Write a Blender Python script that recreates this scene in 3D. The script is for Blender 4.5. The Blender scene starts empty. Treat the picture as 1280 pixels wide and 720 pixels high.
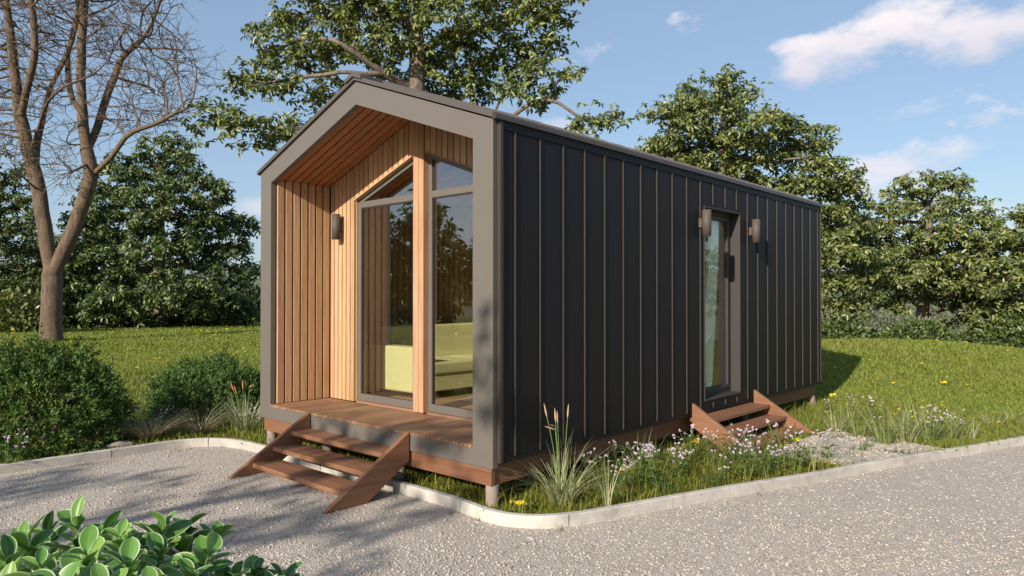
import bpy, bmesh, math, random
import numpy as np
from mathutils import Vector, Matrix, noise as mnoise
from mathutils.geometry import delaunay_2d_cdt

rng = np.random.default_rng(11)
random.seed(11)
SC = bpy.context.scene
COL = SC.collection
R = math.radians

# ------------------------------------------------------------------ camera numbers
CAM = np.array([3.8396, -3.9676, 1.6958])
YAW, PIT, FOC, SHY = R(42.4833), R(0.5459), 880.68, 5.14
FW = np.array([-math.sin(YAW) * math.cos(PIT), math.cos(YAW) * math.cos(PIT), math.sin(PIT)])
RT = np.array([math.cos(YAW), math.sin(YAW), 0.0])
UP = np.cross(RT, FW)

def at(px, py, depth):
    """world point that stands `depth` metres in front of the viewpoint"""
    return CAM + depth * (FW + RT * ((px - 640) / FOC) - UP * ((py - 360 - SHY) / FOC))

def on_ground(px, py, z=0.0):
    d = FW + RT * ((px - 640) / FOC) - UP * ((py - 360 - SHY) / FOC)
    return CAM + d * ((z - CAM[2]) / d[2])

SUN = np.array([0.19, -1.0, 0.47]); SUN /= np.linalg.norm(SUN)      # towards the sun

# ------------------------------------------------------------------ node helpers
def new_mat(name):
    m = bpy.data.materials.new(name); m.use_nodes = True
    nt = m.node_tree
    for n in list(nt.nodes): nt.nodes.remove(n)
    out = nt.nodes.new('ShaderNodeOutputMaterial')
    return m, nt, out

def N(nt, t, **kw):
    n = nt.nodes.new(t)
    for k, v in kw.items():
        if k.startswith('i_'):
            key = k[2:].replace('_', ' ')
            n.inputs[key].default_value = v
        else: setattr(n, k, v)
    return n

def L(nt, a, b): nt.links.new(a, b)

def rgba(c): return (c[0], c[1], c[2], 1.0)

def mixc(nt, fac, a, b, blend='MIX'):
    n = nt.nodes.new('ShaderNodeMix'); n.data_type = 'RGBA'; n.blend_type = blend
    for s, v in ((n.inputs[0], fac), (n.inputs[6], a), (n.inputs[7], b)):
        if hasattr(v, 'is_output') or isinstance(v, bpy.types.NodeSocket): nt.links.new(v, s)
        elif isinstance(v, (tuple, list)): s.default_value = rgba(v)
        else: s.default_value = v
    return n.outputs[2]

def math_n(nt, op, a, b=None, c=None, clamp=False):
    n = nt.nodes.new('ShaderNodeMath'); n.operation = op; n.use_clamp = clamp
    for i, v in enumerate((a, b, c)):
        if v is None: continue
        if isinstance(v, bpy.types.NodeSocket): nt.links.new(v, n.inputs[i])
        else: n.inputs[i].default_value = v
    return n.outputs[0]

def coords(nt, scale=(1, 1, 1)):
    tc = N(nt, 'ShaderNodeTexCoord')
    mp = N(nt, 'ShaderNodeMapping'); mp.inputs['Scale'].default_value = scale
    L(nt, tc.outputs['Object'], mp.inputs['Vector'])
    return mp.outputs[0]

def ramp(nt, fac, stops):
    r = N(nt, 'ShaderNodeValToRGB')
    while len(r.color_ramp.elements) < len(stops): r.color_ramp.elements.new(0.5)
    for e, (p, c) in zip(r.color_ramp.elements, stops):
        e.position = p; e.color = rgba(c)
    L(nt, fac, r.inputs[0])
    return r.outputs[0]

def principled(nt, out, col, rough=0.5, metal=0.0, spec=0.5, normal=None):
    p = N(nt, 'ShaderNodeBsdfPrincipled')
    if isinstance(col, bpy.types.NodeSocket): L(nt, col, p.inputs['Base Color'])
    else: p.inputs['Base Color'].default_value = rgba(col)
    if isinstance(rough, bpy.types.NodeSocket): L(nt, rough, p.inputs['Roughness'])
    else: p.inputs['Roughness'].default_value = rough
    p.inputs['Metallic'].default_value = metal
    p.inputs['Specular IOR Level'].default_value = spec
    if normal is not None: L(nt, normal, p.inputs['Normal'])
    L(nt, p.outputs[0], out.inputs[0])
    return p

def bump(nt, h, strength=0.3, dist=0.01):
    b = N(nt, 'ShaderNodeBump'); b.inputs['Strength'].default_value = strength; b.inputs['Distance'].default_value = dist
    L(nt, h, b.inputs['Height'])
    return b.outputs[0]

def noise(nt, vec, scale, detail=4, rough=0.55, dist=0.0):
    n = N(nt, 'ShaderNodeTexNoise')
    n.inputs['Scale'].default_value = scale; n.inputs['Detail'].default_value = detail
    n.inputs['Roughness'].default_value = rough; n.inputs['Distortion'].default_value = dist
    L(nt, vec, n.inputs['Vector'])
    return n.outputs['Fac']

def island(nt):
    return N(nt, 'ShaderNodeNewGeometry').outputs['Random Per Island']

def mat_plain(name, c1, c2, scale=6, rough=0.5, metal=0.0, spec=0.5, bstr=0.1, bdist=0.002, stretch=(1, 1, 1)):
    m, nt, out = new_mat(name)
    v = coords(nt, stretch)
    f = noise(nt, v, scale)
    c = mixc(nt, f, c1, c2)
    f2 = noise(nt, v, scale * 9, 3)
    rr = math_n(nt, 'MULTIPLY_ADD', f, 0.25, rough - 0.12)
    principled(nt, out, c, rr, metal, spec, bump(nt, f2, bstr, bdist) if bstr else None)
    return m

def mat_wood(name, axis, light, mid, dark, rough=0.55, isl=0.6, knots=True):
    """boards with grain along `axis`; every board (island) has its own tone"""
    m, nt, out = new_mat(name)
    st = [1, 1, 1]; st['xyz'.index(axis)] = 0.045
    tc = N(nt, 'ShaderNodeTexCoord')
    isd = island(nt)
    off = N(nt, 'ShaderNodeVectorMath', operation='MULTIPLY_ADD')
    cmb = N(nt, 'ShaderNodeCombineXYZ')
    for i in range(3): L(nt, isd, cmb.inputs[i])
    L(nt, cmb.outputs[0], off.inputs[0]); off.inputs[1].default_value = (37.0, 53.0, 71.0)
    L(nt, tc.outputs['Object'], off.inputs[2])
    mp = N(nt, 'ShaderNodeMapping'); mp.inputs['Scale'].default_value = st
    L(nt, off.outputs[0], mp.inputs['Vector'])
    g = noise(nt, mp.outputs[0], 38, 6, 0.62, 0.6)
    g2 = noise(nt, mp.outputs[0], 160, 3, 0.6)
    c = ramp(nt, g, [(0.25, dark), (0.5, mid), (0.72, light)])
    c = mixc(nt, math_n(nt, 'MULTIPLY', g2, 0.35), c, dark)
    # board to board tone
    t = math_n(nt, 'MULTIPLY_ADD', isd, isl, 1 - isl * 0.5)
    hv = N(nt, 'ShaderNodeHueSaturation'); L(nt, c, hv.inputs['Color']); L(nt, t, hv.inputs['Value'])
    hue = math_n(nt, 'MULTIPLY_ADD', math_n(nt, 'FRACT', math_n(nt, 'MULTIPLY', isd, 7.3)), 0.03, 0.485)
    L(nt, hue, hv.inputs['Hue'])
    c = hv.outputs[0]
    if knots:
        st2 = [1, 1, 1]; st2['xyz'.index(axis)] = 0.45
        mp2 = N(nt, 'ShaderNodeMapping'); mp2.inputs['Scale'].default_value = st2
        L(nt, off.outputs[0], mp2.inputs['Vector'])
        vo = N(nt, 'ShaderNodeTexVoronoi'); vo.inputs['Scale'].default_value = 4.2
        L(nt, mp2.outputs[0], vo.inputs['Vector'])
        k = math_n(nt, 'LESS_THAN', vo.outputs['Distance'], 0.055)
        c = mixc(nt, math_n(nt, 'MULTIPLY', k, 0.6), c, tuple(x * 0.45 for x in dark))
    principled(nt, out, c, rough, 0, 0.35, bump(nt, g, 0.25, 0.003))
    return m

def mat_leaf(name, c1, c2, c3, rough=0.42, trans=0.28, spec=0.4):
    m, nt, out = new_mat(name)
    i = island(nt)
    c = ramp(nt, i, [(0.0, c1), (0.55, c2), (1.0, c3)])
    p = N(nt, 'ShaderNodeBsdfPrincipled'); L(nt, c, p.inputs['Base Color'])
    p.inputs['Roughness'].default_value = rough; p.inputs['Specular IOR Level'].default_value = spec
    t = N(nt, 'ShaderNodeBsdfTranslucent')
    hs = N(nt, 'ShaderNodeHueSaturation'); hs.inputs['Hue'].default_value = 0.48; hs.inputs['Saturation'].default_value = 1.1; hs.inputs['Value'].default_value = 1.4
    L(nt, c, hs.inputs['Color']); L(nt, hs.outputs[0], t.inputs['Color'])
    mx = N(nt, 'ShaderNodeMixShader'); mx.inputs[0].default_value = trans
    L(nt, p.outputs[0], mx.inputs[1]); L(nt, t.outputs[0], mx.inputs[2])
    L(nt, mx.outputs[0], out.inputs[0])
    return m

def mat_glass(name, tint, refl, gtint=(0.9, 0.93, 1.0), pw=4.0):
    m, nt, out = new_mat(name)
    tr = N(nt, 'ShaderNodeBsdfTransparent'); tr.inputs[0].default_value = rgba(tint)
    gl = N(nt, 'ShaderNodeBsdfGlossy'); gl.inputs['Roughness'].default_value = 0.0; gl.inputs['Color'].default_value = rgba(gtint)
    lw_ = N(nt, 'ShaderNodeLayerWeight'); lw_.inputs['Blend'].default_value = .5
    fac = math_n(nt, 'MULTIPLY_ADD', math_n(nt, 'POWER', lw_.outputs['Facing'], pw), .9, refl, clamp=True)
    mx = N(nt, 'ShaderNodeMixShader'); L(nt, fac, mx.inputs[0])
    L(nt, tr.outputs[0], mx.inputs[1]); L(nt, gl.outputs[0], mx.inputs[2])
    L(nt, mx.outputs[0], out.inputs[0])
    return m

M = {}
M['frame_metal'] = mat_plain('frame_metal', (0.122, 0.107, 0.092), (0.133, 0.117, 0.101), 3, 0.45, 0.0, 0.4, 0.04, 0.001)
M['clad_metal'] = mat_plain('clad_metal', (0.0085, 0.0083, 0.0088), (0.0115, 0.0110, 0.0112), .7, 0.5, 0.0, 0.2, 0.22, 0.006)
M['roof_metal'] = mat_plain('roof_metal', (0.075, 0.065, 0.06), (0.088, 0.075, 0.068), 3, 0.45, 0.0, 0.4, 0.03, 0.001)
M['seam_metal'] = mat_plain('seam_metal', (0.038, 0.031, 0.026), (0.045, 0.036, 0.030), 3, 0.45, 0.0, 0.4, 0.03, 0.001)
M['lamp_metal'] = mat_plain('lamp_metal', (0.085, 0.068, 0.058), (0.095, 0.076, 0.065), 8, 0.6, 0.0, 0.25, 0.03, 0.001)
LW, MW, DW = (0.63, 0.425, 0.245), (0.51, 0.315, 0.165), (0.37, 0.20, 0.095)
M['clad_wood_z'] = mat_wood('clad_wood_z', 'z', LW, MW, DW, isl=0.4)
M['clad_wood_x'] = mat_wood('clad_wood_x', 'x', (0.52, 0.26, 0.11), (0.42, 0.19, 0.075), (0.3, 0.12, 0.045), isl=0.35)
M['step_wood_x'] = mat_wood('step_wood_x', 'x', (0.31, 0.172, 0.088), (0.235, 0.124, 0.061), (0.155, 0.076, 0.038), isl=0.3, knots=False)
M['step_wood_y'] = mat_wood('step_wood_y', 'y', (0.31, 0.172, 0.088), (0.235, 0.124, 0.061), (0.155, 0.076, 0.038), isl=0.3, knots=False)
M['beam_wood_x'] = mat_wood('beam_wood_x', 'x', (0.26, 0.14, 0.07), (0.20, 0.102, 0.049), (0.13, 0.063, 0.031), isl=0.2, knots=False)
M['beam_wood_y'] = mat_wood('beam_wood_y', 'y', (0.26, 0.14, 0.07), (0.20, 0.102, 0.049), (0.13, 0.063, 0.031), isl=0.2, knots=False)
M['deck_wood'] = mat_wood('deck_wood', 'y', (0.36, 0.21, 0.12), (0.28, 0.155, 0.085), (0.19, 0.10, 0.055), isl=0.5, knots=False)
M['floor_wood'] = mat_wood('floor_wood', 'y', (0.55, 0.42, 0.24), (0.48, 0.36, 0.2), (0.4, 0.28, 0.15), isl=0.25, knots=False)
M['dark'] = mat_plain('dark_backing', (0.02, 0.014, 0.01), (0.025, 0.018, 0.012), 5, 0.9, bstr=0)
M['gap_metal'] = mat_plain('gap_metal', (0.032, 0.028, 0.026), (0.038, 0.033, 0.03), 5, 0.6, bstr=0)
M['concrete_pile'] = mat_plain('concrete_pile', (0.22, 0.17, 0.145), (0.31, 0.25, 0.215), 14, 0.9, bstr=0.4, bdist=0.004)
M['plaster'] = mat_plain('plaster', (0.5, 0.42, 0.3), (0.54, 0.46, 0.33), 3, 0.85, bstr=0.05)
M['sofa'] = mat_plain('sofa_fabric', (0.80, 0.76, 0.50), (0.84, 0.80, 0.54), 5, 0.9, spec=0.2, bstr=0.3, bdist=0.002)
M['curtain'] = mat_leaf('curtain_fabric', (0.80, 0.88, 0.78), (0.80, 0.88, 0.78), (0.82, 0.9, 0.8), 0.8, 0.3, 0.1)
M['glass'] = mat_glass('window_glass', (0.975, 0.975, 0.89), 0.17)
M['door_glass'] = mat_glass('door_glass', (0.97, 0.98, 0.95), 0.09, pw=5.0)
M['lens'] = mat_plain('lamp_lens', (0.8, 0.78, 0.74), (0.82, 0.8, 0.76), 10, 0.4, bstr=0)

# ------------------------------------------------------------------ mesh helpers
class MB:
    def __init__(s): s.v = []; s.f = []
    def add(s, pts, faces):
        o = len(s.v); s.v += [tuple(map(float, p)) for p in pts]
        s.f += [tuple(i + o for i in f) for f in faces]
    def box(s, x0, x1, y0, y1, z0, z1):
        s.hexa([(x0, y0, z0), (x1, y0, z0), (x1, y1, z0), (x0, y1, z0), (x0, y0, z1), (x1, y0, z1), (x1, y1, z1), (x0, y1, z1)])
    def hexa(s, p):
        s.add(p, [(3, 2, 1, 0), (4, 5, 6, 7), (0, 1, 5, 4), (1, 2, 6, 5), (2, 3, 7, 6), (3, 0, 4, 7)])
    def prism(s, poly, vec):
        n = len(poly); vec = Vector(vec)
        a = [Vector(p) for p in poly]; b = [p + vec for p in a]
        s.add(a + b, [tuple(range(n))[::-1], tuple(range(n, 2 * n))] + [(i, (i + 1) % n, n + (i + 1) % n, n + i) for i in range(n)])
    def ring(s, outer, inner, vec):
        """closed ring between two polygons with the same number of corners, given depth `vec`"""
        n = len(outer); vec = Vector(vec)
        o = [Vector(p) for p in outer]; i_ = [Vector(p) for p in inner]
        pts = o + i_ + [p + vec for p in o] + [p + vec for p in i_]
        F = []
        for k in range(n):
            j = (k + 1) % n
            F += [(k, j, n + j, n + k), (2 * n + j, 2 * n + k, 3 * n + k, 3 * n + j), (j, k, 2 * n + k, 2 * n + j), (n + k, n + j, 3 * n + j, 3 * n + k)]
        s.add(pts, F)
    def cyl(s, c, r, z0, z1, n=20, r1=None):
        r1 = r if r1 is None else r1
        p = [(c[0] + r * math.cos(2 * math.pi * k / n), c[1] + r * math.sin(2 * math.pi * k / n), z0) for k in range(n)]
        q = [(c[0] + r1 * math.cos(2 * math.pi * k / n), c[1] + r1 * math.sin(2 * math.pi * k / n), z1) for k in range(n)]
        s.add(p + q, [tuple(range(n))[::-1], tuple(range(n, 2 * n))] + [(k, (k + 1) % n, n + (k + 1) % n, n + k) for k in range(n)])
    def pipe(s, c, r, ri, z0, z1, n=24):
        a = [(c[0] + math.cos(2 * math.pi * k / n), c[1] + math.sin(2 * math.pi * k / n)) for k in range(n)]
        d = [(p[0] - c[0], p[1] - c[1]) for p in a]
        outer = [(c[0] + q[0] * r, c[1] + q[1] * r, z0) for q in d]; inner = [(c[0] + q[0] * ri, c[1] + q[1] * ri, z0) for q in d]
        s.ring(outer, inner, (0, 0, z1 - z0))
    def build(s, name, mat, parent=None, smooth=False, bevel=0.0):
        me = bpy.data.meshes.new(name); me.from_pydata(s.v, [], s.f)
        bm = bmesh.new(); bm.from_mesh(me); bmesh.ops.recalc_face_normals(bm, faces=bm.faces); bm.to_mesh(me); bm.free()
        me.materials.append(mat)
        if smooth:
            for p in me.polygons: p.use_smooth = True
        o = bpy.data.objects.new(name, me); COL.objects.link(o)
        if parent: o.parent = parent
        if bevel:
            b = o.modifiers.new('bevel', 'BEVEL'); b.width = bevel; b.segments = 2; b.limit_method = 'ANGLE'
        return o

def np_mesh(name, V, F, mat, parent=None, smooth=False):
    """fast mesh from arrays; F is (n,k) with one k"""
    V = np.asarray(V, np.float32).reshape(-1, 3); F = np.asarray(F, np.int32)
    me = bpy.data.meshes.new(name)
    n, k = F.shape
    me.vertices.add(len(V)); me.vertices.foreach_set('co', V.ravel())
    me.loops.add(n * k); me.loops.foreach_set('vertex_index', F.ravel())
    me.polygons.add(n); me.polygons.foreach_set('loop_start', np.arange(0, n * k, k, dtype=np.int32))
    me.polygons.foreach_set('loop_total', np.full(n, k, np.int32))
    if smooth: me.polygons.foreach_set('use_smooth', np.ones(n, bool))
    me.update(calc_edges=True); me.validate()
    for mm in (mat if isinstance(mat, (list, tuple)) else [mat]): me.materials.append(mm)
    o = bpy.data.objects.new(name, me); COL.objects.link(o)
    if parent: o.parent = parent
    return o

def tag(o, label=None, cat=None, group=None, kind=None):
    if label: o['label'] = label
    if cat: o['category'] = cat
    if group: o['group'] = group
    if kind: o['kind'] = kind
    return o

def empty(name, loc, label, cat, group=None, rz=0):
    o = bpy.data.objects.new(name, None); COL.objects.link(o)
    o.location = tuple(float(x) for x in loc); o.rotation_euler = (0, 0, rz); o.empty_display_size = 0.2
    return tag(o, label, cat, group)

def copy_tree(o, parent=None):
    c = o.copy(); COL.objects.link(c)
    if parent: c.parent = parent
    for ch in list(o.children): copy_tree(ch, c)
    return c

# ================================================================== THE CABIN
GZ = 0.36                                   # floor frame stands this far above the gravel
W, H, A, A2, WR, H1, D, LEN = 3.663, 2.75, 3.4233, 3.2042, 0.2251, 2.628, 0.163, 7.2
XC = -W / 2
SL = (A2 - H1) / (W / 2 - WR)               # slope of the soffit
PD = 0.75                                   # porch depth
cabin = empty('tiny_house', (0, 0, GZ), 'dark metal clad cabin with gabled roof and timber lined porch standing on short piles', 'cabin')

def zopen(x): return A2 - abs(x - XC) * SL
def zsof(x): return zopen(x) + 0.03

# front frame
b = MB()
outer = [(-W, 0, 0), (0, 0, 0), (0, 0, H), (XC, 0, A), (-W, 0, H)]
inner = [(-W + WR, 0, D - 0.012), (-WR, 0, D - 0.012), (-WR, 0, H1), (XC, 0, A2), (-W + WR, 0, H1)]
b.ring(outer, inner, (0, 0.06, 0))
b.build('front_frame', M['frame_metal'], cabin, bevel=0.004)

# roof: two slabs with standing seams, ridge cap
t20 = (A - H) / (W / 2)
b = MB()
rs, th = 0.012, 0.042
def rz(x, k): return A + rs + k - abs(x - XC) * t20
ov = 0.05
for sx in (-1, 1):
    xe = XC + sx * (W / 2 + ov)
    b.prism([(XC, -0.022, rz(XC, 0)), (xe, -0.022, rz(xe, 0)), (xe, -0.022, rz(xe, th)), (XC, -0.022, rz(XC, th))], (0, LEN + 0.062, 0))
    y = 0.0517 + 0.3108 * 0.55
    while y < LEN:
        b.prism([(XC + sx * .06, y, rz(XC + sx * .06, th)), (xe, y, rz(xe, th)), (xe, y, rz(xe, th + .028)), (XC + sx * .06, y, rz(XC + sx * .06, th + .028))], (0, 0.012, 0))
        y += 0.3108
roof = b.build('roof', M['roof_metal'], cabin, bevel=0.003)
b = MB()
b.prism([(XC - .13, -0.04, rz(XC - .13, th - .01)), (XC, -0.04, rz(XC, th - .01)), (XC + .13, -0.04, rz(XC + .13, th - .01)), (XC + .13, -0.04, rz(XC + .13, th + .031)), (XC, -0.04, rz(XC, th + .036)), (XC - .13, -0.04, rz(XC - .13, th + .031))], (0, LEN + 0.085, 0))
b.build('ridge_cap', M['roof_metal'], roof)
# eave trim: leaning drip edge in lengths, one per roof sheet
b = MB()
y = -0.03; step = 0.3108
ys = [-0.03] + [0.0517 + 0.3108 * (n + .55) for n in range(23)] + [LEN + 0.04]
xe = ov
for y0, y1 in zip(ys[:-1], ys[1:]):
    b.prism([(xe - .03, y0 + .004, H - .012), (xe + .014, y0 + .004, H - .008), (xe - .008, y0 + .004, H + .045), (xe - .03, y0 + .004, H + .045)], (0, y1 - y0 - .008, 0))
b.build('eave_trim', M['seam_metal'], roof)

# ---- right hand long wall with doorway
DY0, DY1, DZ0, DZ1 = 3.43, 4.375, 0.17, 2.40
CX, CY = 0.03, 0.052
b = MB()
b.box(-0.14, CX, CY, DY0, 0.047, 2.742); b.box(-0.14, CX, DY1, LEN, 0.047, 2.742)
b.box(-0.14, CX, DY0, DY1, DZ1, 2.742); b.box(-0.14, CX, DY0, DY1, 0.047, DZ0)
side = b.build('side_wall', M['clad_metal'], cabin)
b = MB()
for n in range(23):
    y = CY + 0.3108 * (n + .55)
    spans = [(0.078, 2.672)]
    if DY0 - .02 < y < DY1 + .02: spans = [(0.078, DZ0 - .03), (DZ1 + .03, 2.672)]
    for z0, z1 in spans: b.box(CX - .002, CX + .014, y - .0035, y + .0035, z0, z1)
b.build('standing_seam', M['seam_metal'], side)
b = MB()
b.box(CX - .002, CX + .012, CY, LEN, 2.676, 2.738)
b.box(CX - .002, CX + .010, CY, LEN, 0.040, 0.074)
b.build('flashing', M['clad_metal'], side)
b = MB()
b.box(0.010, CX + .018, CY - .016, CY + .02, 0.047, 2.735); b.build('corner_trim', M['seam_metal'], side, bevel=0.002)
b = MB()
b.box(0.012, CX + .01, LEN - .02, LEN + .012, 0.047, 2.735)
b.build('corner_trim', M['seam_metal'], side, bevel=0.002)
# doorway reveal lining
b = MB()
t = 0.018
b.box(-0.09, CX + .008, DY0, DY0 + t, DZ0, DZ1); b.box(-0.09, CX + .008, DY1 - t, DY1, DZ0, DZ1)
b.box(-0.09, CX + .008, DY0 + t, DY1 - t, DZ1 - t, DZ1); b.box(-0.09, CX + .014, DY0 + t, DY1 - t, DZ0, DZ0 + t)
b.build('reveal', M['gap_metal'], side, bevel=0.002)

# ---- glazed door in the long wall
def ring_x(b, y0, y1, z0, z1, w, x0, x1, wb=None):
    wb = wb or w
    b.ring([(x0, y0, z0), (x0, y1, z0), (x0, y1, z1), (x0, y0, z1)], [(x0, y0 + w, z0 + wb), (x0, y1 - w, z0 + wb), (x0, y1 - w, z1 - w), (x0, y0 + w, z1 - w)], (x1 - x0, 0, 0))
b = MB(); ring_x(b, DY0 + t, DY1 - t, DZ0 + t, DZ1 - t, 0.045, -0.135, -0.088)
gdoor = b.build('glazed_door', M['gap_metal'], cabin, bevel=0.003)
b = MB(); ring_x(b, DY0 + t + .047, DY1 - t - .047, DZ0 + t + .047, DZ1 - t - .047, 0.05, -0.13, -0.078)
b.build('sash', M['gap_metal'], gdoor, bevel=0.003)
b = MB(); b.box(-0.108, -0.102, DY0 + .11, DY1 - .11, DZ0 + .11, DZ1 - .11)
b.build('pane', M['door_glass'], gdoor)
b = MB(); b.box(-0.078, -0.05, DY0 + .085, DY0 + .1, 1.05, 1.2); b.box(-0.078, -0.04, DY0 + .085, DY0 + .1, 1.05, 1.07)
b.build('handle', M['seam_metal'], gdoor)

# ---- left long wall, rear wall
b = MB(); b.box(-W - .03, -W + .14, CY + .01, LEN, 0.047, 2.742)
lw = b.build('side_wall', M['clad_metal'], cabin)
b = MB()
for n in range(23):
    y = CY + 0.3108 * (n + .55); b.box(-W - .054, -W - .028, y - .006, y + .006, 0.078, 2.672)
b.build('standing_seam', M['seam_metal'], lw)
b = MB(); b.prism([(-W + .14, LEN - .1, 0.047), (-.14, LEN - .1, 0.047), (-.14, LEN - .1, H - .02), (XC, LEN - .1, A - .02), (-W + .14, LEN - .1, H - .02)], (0, .1, 0))
b.build('rear_wall', M['clad_metal'], cabin)

# ---- porch lining boards
XL, XR = -W + 0.2538, -0.2538
def board_rows(a, bb, w, gap=0.009):
    n = max(1, round((bb - a) / w)); w = (bb - a) / n
    return [(a + i * w + gap / 2, a + (i + 1) * w - gap / 2) for i in range(n)]
bk = MB()
for xa, xb in ((XL - .03, XL), (XR, XR + .03)):
    b = MB()
    for y0, y1 in board_rows(0.062, PD - .002, 0.1, 0.02): b.box(xa, xb, y0, y1, D + .004, zsof(XL) - .004)
    b.build('porch_side_cladding', M['clad_wood_z'], cabin, bevel=0.003)
bk.box(XL - .05, XL - .024, .061, PD - .002, D + .002, zsof(XL) - .004); bk.box(XR + .024, XR + .05, .061, PD - .002, D + .002, zsof(XL) - .004)
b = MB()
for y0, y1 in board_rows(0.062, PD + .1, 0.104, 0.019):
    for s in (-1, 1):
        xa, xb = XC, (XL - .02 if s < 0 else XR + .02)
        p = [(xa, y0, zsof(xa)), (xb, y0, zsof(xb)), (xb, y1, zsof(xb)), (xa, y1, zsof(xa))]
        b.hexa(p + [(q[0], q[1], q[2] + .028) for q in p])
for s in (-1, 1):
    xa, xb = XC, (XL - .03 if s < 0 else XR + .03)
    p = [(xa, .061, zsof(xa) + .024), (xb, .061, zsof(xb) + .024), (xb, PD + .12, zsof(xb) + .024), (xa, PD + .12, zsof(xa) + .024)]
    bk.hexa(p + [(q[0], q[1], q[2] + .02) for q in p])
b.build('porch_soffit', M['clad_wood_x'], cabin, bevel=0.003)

# windows of the porch wall: opening edges and sloped heads
OL, OR_ = (-2.925, -1.866), (-1.70, -0.64)
def zhead(x):
    return 2.472 + 0.355 * (x + 2.925) if x < -1.78 else 2.855 - 0.365 * (x + 1.70)
b = MB()
def vboard(x0, x1, zb, zt, y0=PD, y1=PD + .03):
    zb0, zb1 = zb(x0), zb(x1); zt0, zt1 = zt(x0), zt(x1)
    b.hexa([(x0, y0, zb0), (x1, y0, zb1), (x1, y1, zb1), (x0, y1, zb0), (x0, y0, zt0), (x1, y0, zt1), (x1, y1, zt1), (x0, y1, zt0)])
flat = lambda x: D + .004
top = lambda x: zsof(x) - .003
for x0, x1 in board_rows(XL, OL[0], 0.088, .015): vboard(x0, x1, flat, top)
for x0, x1 in board_rows(OL[0], OL[1], 0.088, .015): vboard(x0, x1, lambda x: zhead(x) + .004, top)
for x0, x1 in board_rows(OL[1], OR_[0], 0.083, 0.006): vboard(x0, x1, flat, top, PD - .012, PD + .15)
for x0, x1 in board_rows(OR_[0], OR_[1], 0.088, .015): vboard(x0, x1, lambda x: zhead(x) + .004, top)
for x0, x1 in board_rows(OR_[1], XR, 0.088, .015): vboard(x0, x1, flat, top)
# jamb and head boards turned into the reveal
b.box(OL[0] - .012, OL[0], PD + .031, PD + .16, D + .004, zhead(OL[0]))
b.box(OR_[1], OR_[1] + .012, PD + .031, PD + .16, D + .004, zhead(OR_[1]))
for xa, xb in (OL, OR_):
    p = [(xa, PD - .006, zhead(xa) - .012), (xb, PD - .006, zhead(xb) - .012), (xb, PD + .16, zhead(xb) - .012), (xa, PD + .16, zhead(xa) - .012)]
    b.hexa(p + [(q[0], q[1], q[2] + .014) for q in p])
pw = b.build('porch_wall', M['clad_wood_z'], cabin, bevel=0.0025)
# dark membrane behind the boards
b = MB()
def slab(x0, x1, zb, zt): 
    b.hexa([(x0, PD + .026, zb(x0)), (x1, PD + .026, zb(x1)), (x1, PD + .15, zb(x1)), (x0, PD + .15, zb(x0)), (x0, PD + .026, zt(x0)), (x1, PD + .026, zt(x1)), (x1, PD + .15, zt(x1)), (x0, PD + .15, zt(x0))])
slab(XL, OL[0] - .014, flat, top); slab(OR_[1] + .014, XR, flat, top)
slab(OL[0], OL[1] - .002, lambda x: zhead(x) + .006, top); slab(OR_[0] + .002, OR_[1], lambda x: zhead(x) + .006, top)
b.v += bk.v; o = len(b.v) - len(bk.v); b.f += [tuple(i + o for i in f) for f in bk.f]
b.build('membrane', M['dark'], pw)

def porch_window(x0, x1, name, wl, wr_):
    y0, y1 = PD + .055, PD + .105
    b = MB()
    z0 = D + .012
    hz = lambda x: zhead(x) - .014
    w = .048
    out_ = [(x0, y0, z0), (x1, y0, z0), (x1, y0, hz(x1)), (x0, y0, hz(x0))]
    inn = [(x0 + wl, y0, z0 + .08), (x1 - wr_, y0, z0 + .08), (x1 - wr_, y0, hz(x1 - wr_) - w), (x0 + wl, y0, hz(x0 + wl) - w)]
    b.ring(out_, inn, (0, y1 - y0, 0))
    b.box(x0 + wl, x1 - wr_, y0 + .002, y1 - .002, 2.375, 2.445)
    fr = b.build(name, M['frame_metal'], cabin, bevel=0.003)
    b = MB(); b.box(x0 + wl - .01, x1 - wr_ + .01, y0 + .022, y0 + .028, z0 + .07, 2.38)
    b.build('pane', M['glass'], fr)
    b = MB()
    xa, xb = x0 + wl - .01, x1 - wr_ + .01
    b.prism([(xa, y0 + .022, 2.44), (xb, y0 + .022, 2.44), (xb, y0 + .022, hz(xb) - w + .01), (xa, y0 + .022, hz(xa) - w + .01)], (0, .006, 0))
    b.build('transom_pane', M['glass'], fr)
    b = MB()
    b.ring([(xa + .002, y0 + .012, z0 + .07), (xb - .002, y0 + .012, z0 + .07), (xb - .002, y0 + .012, 2.378), (xa + .002, y0 + .012, 2.378)],
           [(xa + .018, y0 + .012, z0 + .086), (xb - .018, y0 + .012, z0 + .086), (xb - .018, y0 + .012, 2.362), (xa + .018, y0 + .012, 2.362)], (0, .009, 0))
    b.build('gasket', M['gap_metal'], fr)
    return fr
porch_window(OL[0], OL[1], 'glazed_door', .05, .085)
porch_window(OR_[0], OR_[1], 'window', .05, .05)

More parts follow.
